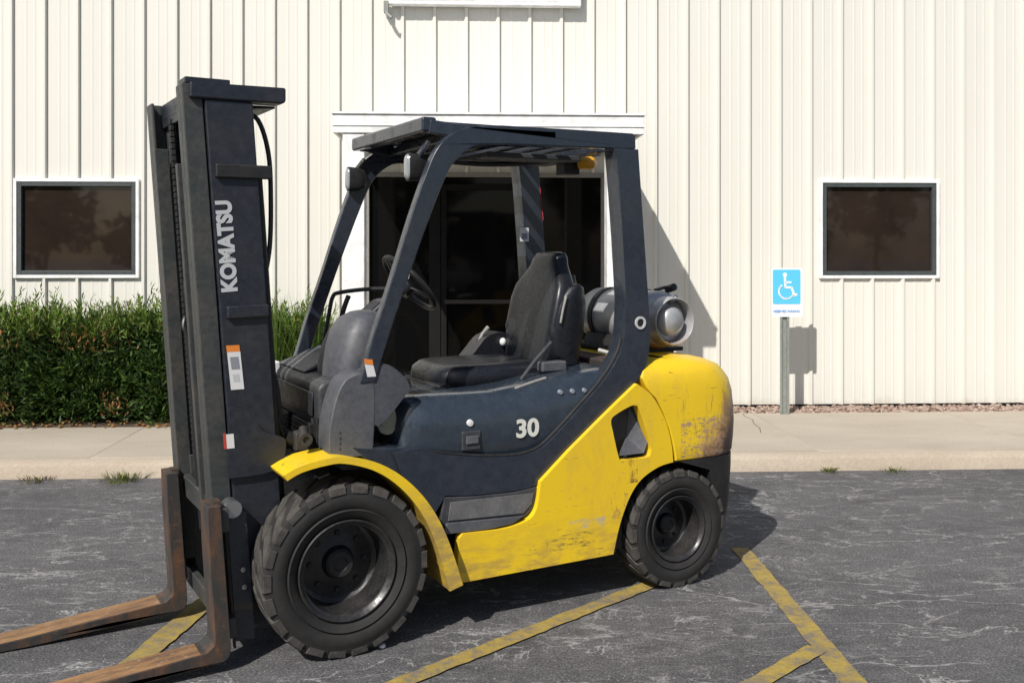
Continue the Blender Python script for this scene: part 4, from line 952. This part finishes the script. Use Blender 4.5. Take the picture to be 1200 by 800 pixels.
# mast foot bracket plate
brk = curve([(.43, 1.02), (.37, 1.00), (.325, .95), (.285, .90), (.215, .875), (.20, .85), (.205, .80), (.225, .755), (.28, .735), (.35, .73), (.44, .73)], 4)
part(MB().plate(brk, .386, .405), 'mast_bracket', 'navy_dull', mast, bevel=.005)
part(MB().tube([(.18, .30, .86), (-.25, .30, .62)], .035, 14), 'tilt_cylinder', 'black')
part(MB().tube([(.18, -.30, .86), (-.25, -.30, .62)], .035, 14), 'tilt_cylinder', 'black')
part(MB().tube(curve([(.28, .30, 1.2), (.22, .30, 1.05), (.20, .31, .90), (.14, .3, .80)], 5), .009), 'hydraulic_hose', 'hose')
for v_, z_ in ((.15, 1.50), (.19, 1.40), (.06, 1.34)):
    part(MB().tube(curve([(mu(.43, .45), v_, .45), (mu(.43, .9), v_ + .01, .9), (mu(.43, 1.25), v_, 1.25), (mu(.44, z_), v_ - .01, z_ - .02), (mu(.425, z_), v_ - .03, z_ + .02), (mu(.40, z_), v_ - .045, z_ - .03), (mu(.385, 1.1), v_ - .05, 1.1)], 5), .011), 'hydraulic_hose', 'hose', mast)
# decals on the mast
YM = .3865
st_ = part(MB().plate([(.437, 1.235), (.384, 1.235), (.368, 1.082), (.421, 1.082)], YM, YM + .0012), 'warning_sticker', 'decal_white', mast)
part(MB().plate([(.441, 1.262), (.388, 1.262), (.3845, 1.2355), (.4375, 1.2355)], YM, YM + .0014), 'orange_header', 'orange', st_)
part(MB().plate([(.426, 1.215), (.392, 1.215), (.385, 1.165), (.419, 1.165)], YM + .0013, YM + .002), 'sticker_print', 'grey_print', st_)
part(MB().plate([(.416, 1.145), (.390, 1.145), (.385, 1.115), (.411, 1.115)], YM + .0013, YM + .002), 'sticker_print', 'letter', st_)
s2 = part(MB().plate([(.446, .908), (.416, .908), (.412, .850), (.442, .850)], YM + .0195, YM + .0207), 'small_sticker', 'decal_white', mast)
part(MB().plate([(.458, .912), (.4465, .912), (.4425, .850), (.454, .850)], YM + .0195, YM + .0207), 'red_stripe', 'red', s2)
UP = Vector((.071, 0, 1)).normalized()
text_mesh('maker_lettering', 'KOMATSU', .084, M['letter'], mast, frame((mu(.318, 1.662), .3865, 1.662), UP, (1, 0, -.071)), .0008, .0042, .94)

# front pillar sticker
s3 = part(MB().plate([(-.098, 1.172), (-.136, 1.165), (-.148, 1.118), (-.110, 1.118)], .5205, .5217), 'pillar_label', 'decal_white')
part(MB().plate([(-.095, 1.194), (-.132, 1.190), (-.1355, 1.1665), (-.098, 1.1735)], .5205, .5218), 'orange_header', 'orange', s3)

# --- carriage and forks
car = empty('carriage', (.012, -.017, 0), R(2), fk)
for z0_, z1_ in ((.54, .635), (.12, .20)):
    part(rail(.415, .450, -.40, .50, z0_, z1_), 'carriage_bar', 'mast_steel', car, bevel=.006)
for v_ in (-.22, .22): part(rail(.37, .414, v_ - .03, v_ + .03, .14, .72), 'carriage_upright', 'mast_steel', car, bevel=.005)
cs_ = part(rail(.335, .410, .432, .448, .085, .60), 'carriage_side_plate', 'navy', car, bevel=.004)
for z_ in (.30, .37): part(MB().lathe([(.448, .012), (.456, .011), (.457, .0003)], 6, (mu(.365, z_), 0, z_)), 'bolt', 'chrome', cs_)
part(rail(.412, .420, .425, .449, .06, .60), 'wear_strip', 'rust', car)
part(MB().tube([(mu(.39, .62), .40, .62), (mu(.39, .62), .47, .62)], .035, 14), 'side_roller', 'chrome', car)
def fork(vc, top, du):
    w_ = .067; m_ = MB(); z1_ = top
    sh_ = [(mu(.452, z1_) + du, z1_), (mu(.500, z1_) + du, z1_), (mu(.506, .50) + du, .50), (mu(.508, .14) + du, .14), (mu(.514, .118) + du, .118)]
    ob = curve([(mu(.450, .12) + du, .12), (mu(.452, .085) + du, .085), (mu(.464, .058) + du, .058), (mu(.50, .046) + du, .046)], 3)
    tip = [(1.10, .008), (1.46, .002), (1.555, .004), (1.555, .012), (1.50, .018), (1.10, .048)]
    poly = sh_ + [(mu(.545, .094) + du, .094)] + list(reversed(tip)) + list(reversed(ob))
    o_ = part(m_.plate(poly, vc - w_, vc + w_), 'fork', 'rust', car, bevel=.007, seg=3)
    part(MB().add([(mu(.565, .09) + du, vc - w_ + .005, .0928), (mu(.565, .09) + du, vc + w_ - .005, .0928), (1.10, vc + w_ - .005, .0492), (1.10, vc - w_ + .005, .0492), (1.48, vc + w_ - .005, .0212), (1.48, vc - w_ + .005, .0212)],
                  [(0, 1, 2, 3), (3, 2, 4, 5)]), 'blade_top', 'rust_blade', o_)
    part(rail(.44, .47, vc - .03, vc + .03, top - .02, top + .010).xf(Matrix.Translation((du, 0, 0))), 'fork_pin', 'rust', o_)
fork(.462, .655, 0); fork(-.19, .66, .03)

# ------------------------------------------------------------------ trees across the road, behind the camera (they show in the window glass)
rng = np.random.default_rng(5)
tv = []; tf = []; off = 0; trunks = MB()
for i in range(16):
    tx = -34 + i * 4.6 + rng.uniform(-1.2, 1.2); ty = -34 + rng.uniform(-3, 3); hh = rng.uniform(5.5, 9.5) if i % 4 else 3.6; n = 1300
    q = rng.normal(size=(n, 3)); q /= np.linalg.norm(q, axis=1, keepdims=True); P = q * (rng.uniform(.2, 1, n) ** .4)[:, None] * np.array([2.6, 2.4, hh * .36]) * (1 + .2 * np.sin(q[:, :1] * 6 + i)); P += (tx, ty, hh * .62)
    V_, F_ = blades(P, rng.normal(size=(n, 3)), rng.uniform(.35, .7, n), rng.uniform(.12, .25, n)); tv.append(V_); tf.append(F_ + off); off += len(V_)
    trunks.tube([(tx, ty, 0), (tx + .1, ty, hh * .4), (tx, ty + .1, hh * .75)], [.2, .14, .05], 8)
me = blade_mesh('tree_line', np.concatenate(tv), np.concatenate(tf), M['tree_leaves']); o = bpy.data.objects.new('tree_line', me); COL.objects.link(o)
tag(o, 'far belt of green trees mirrored in the window glass', 'trees', kind='stuff'); trunks.build('trunks', M['bark'], o)
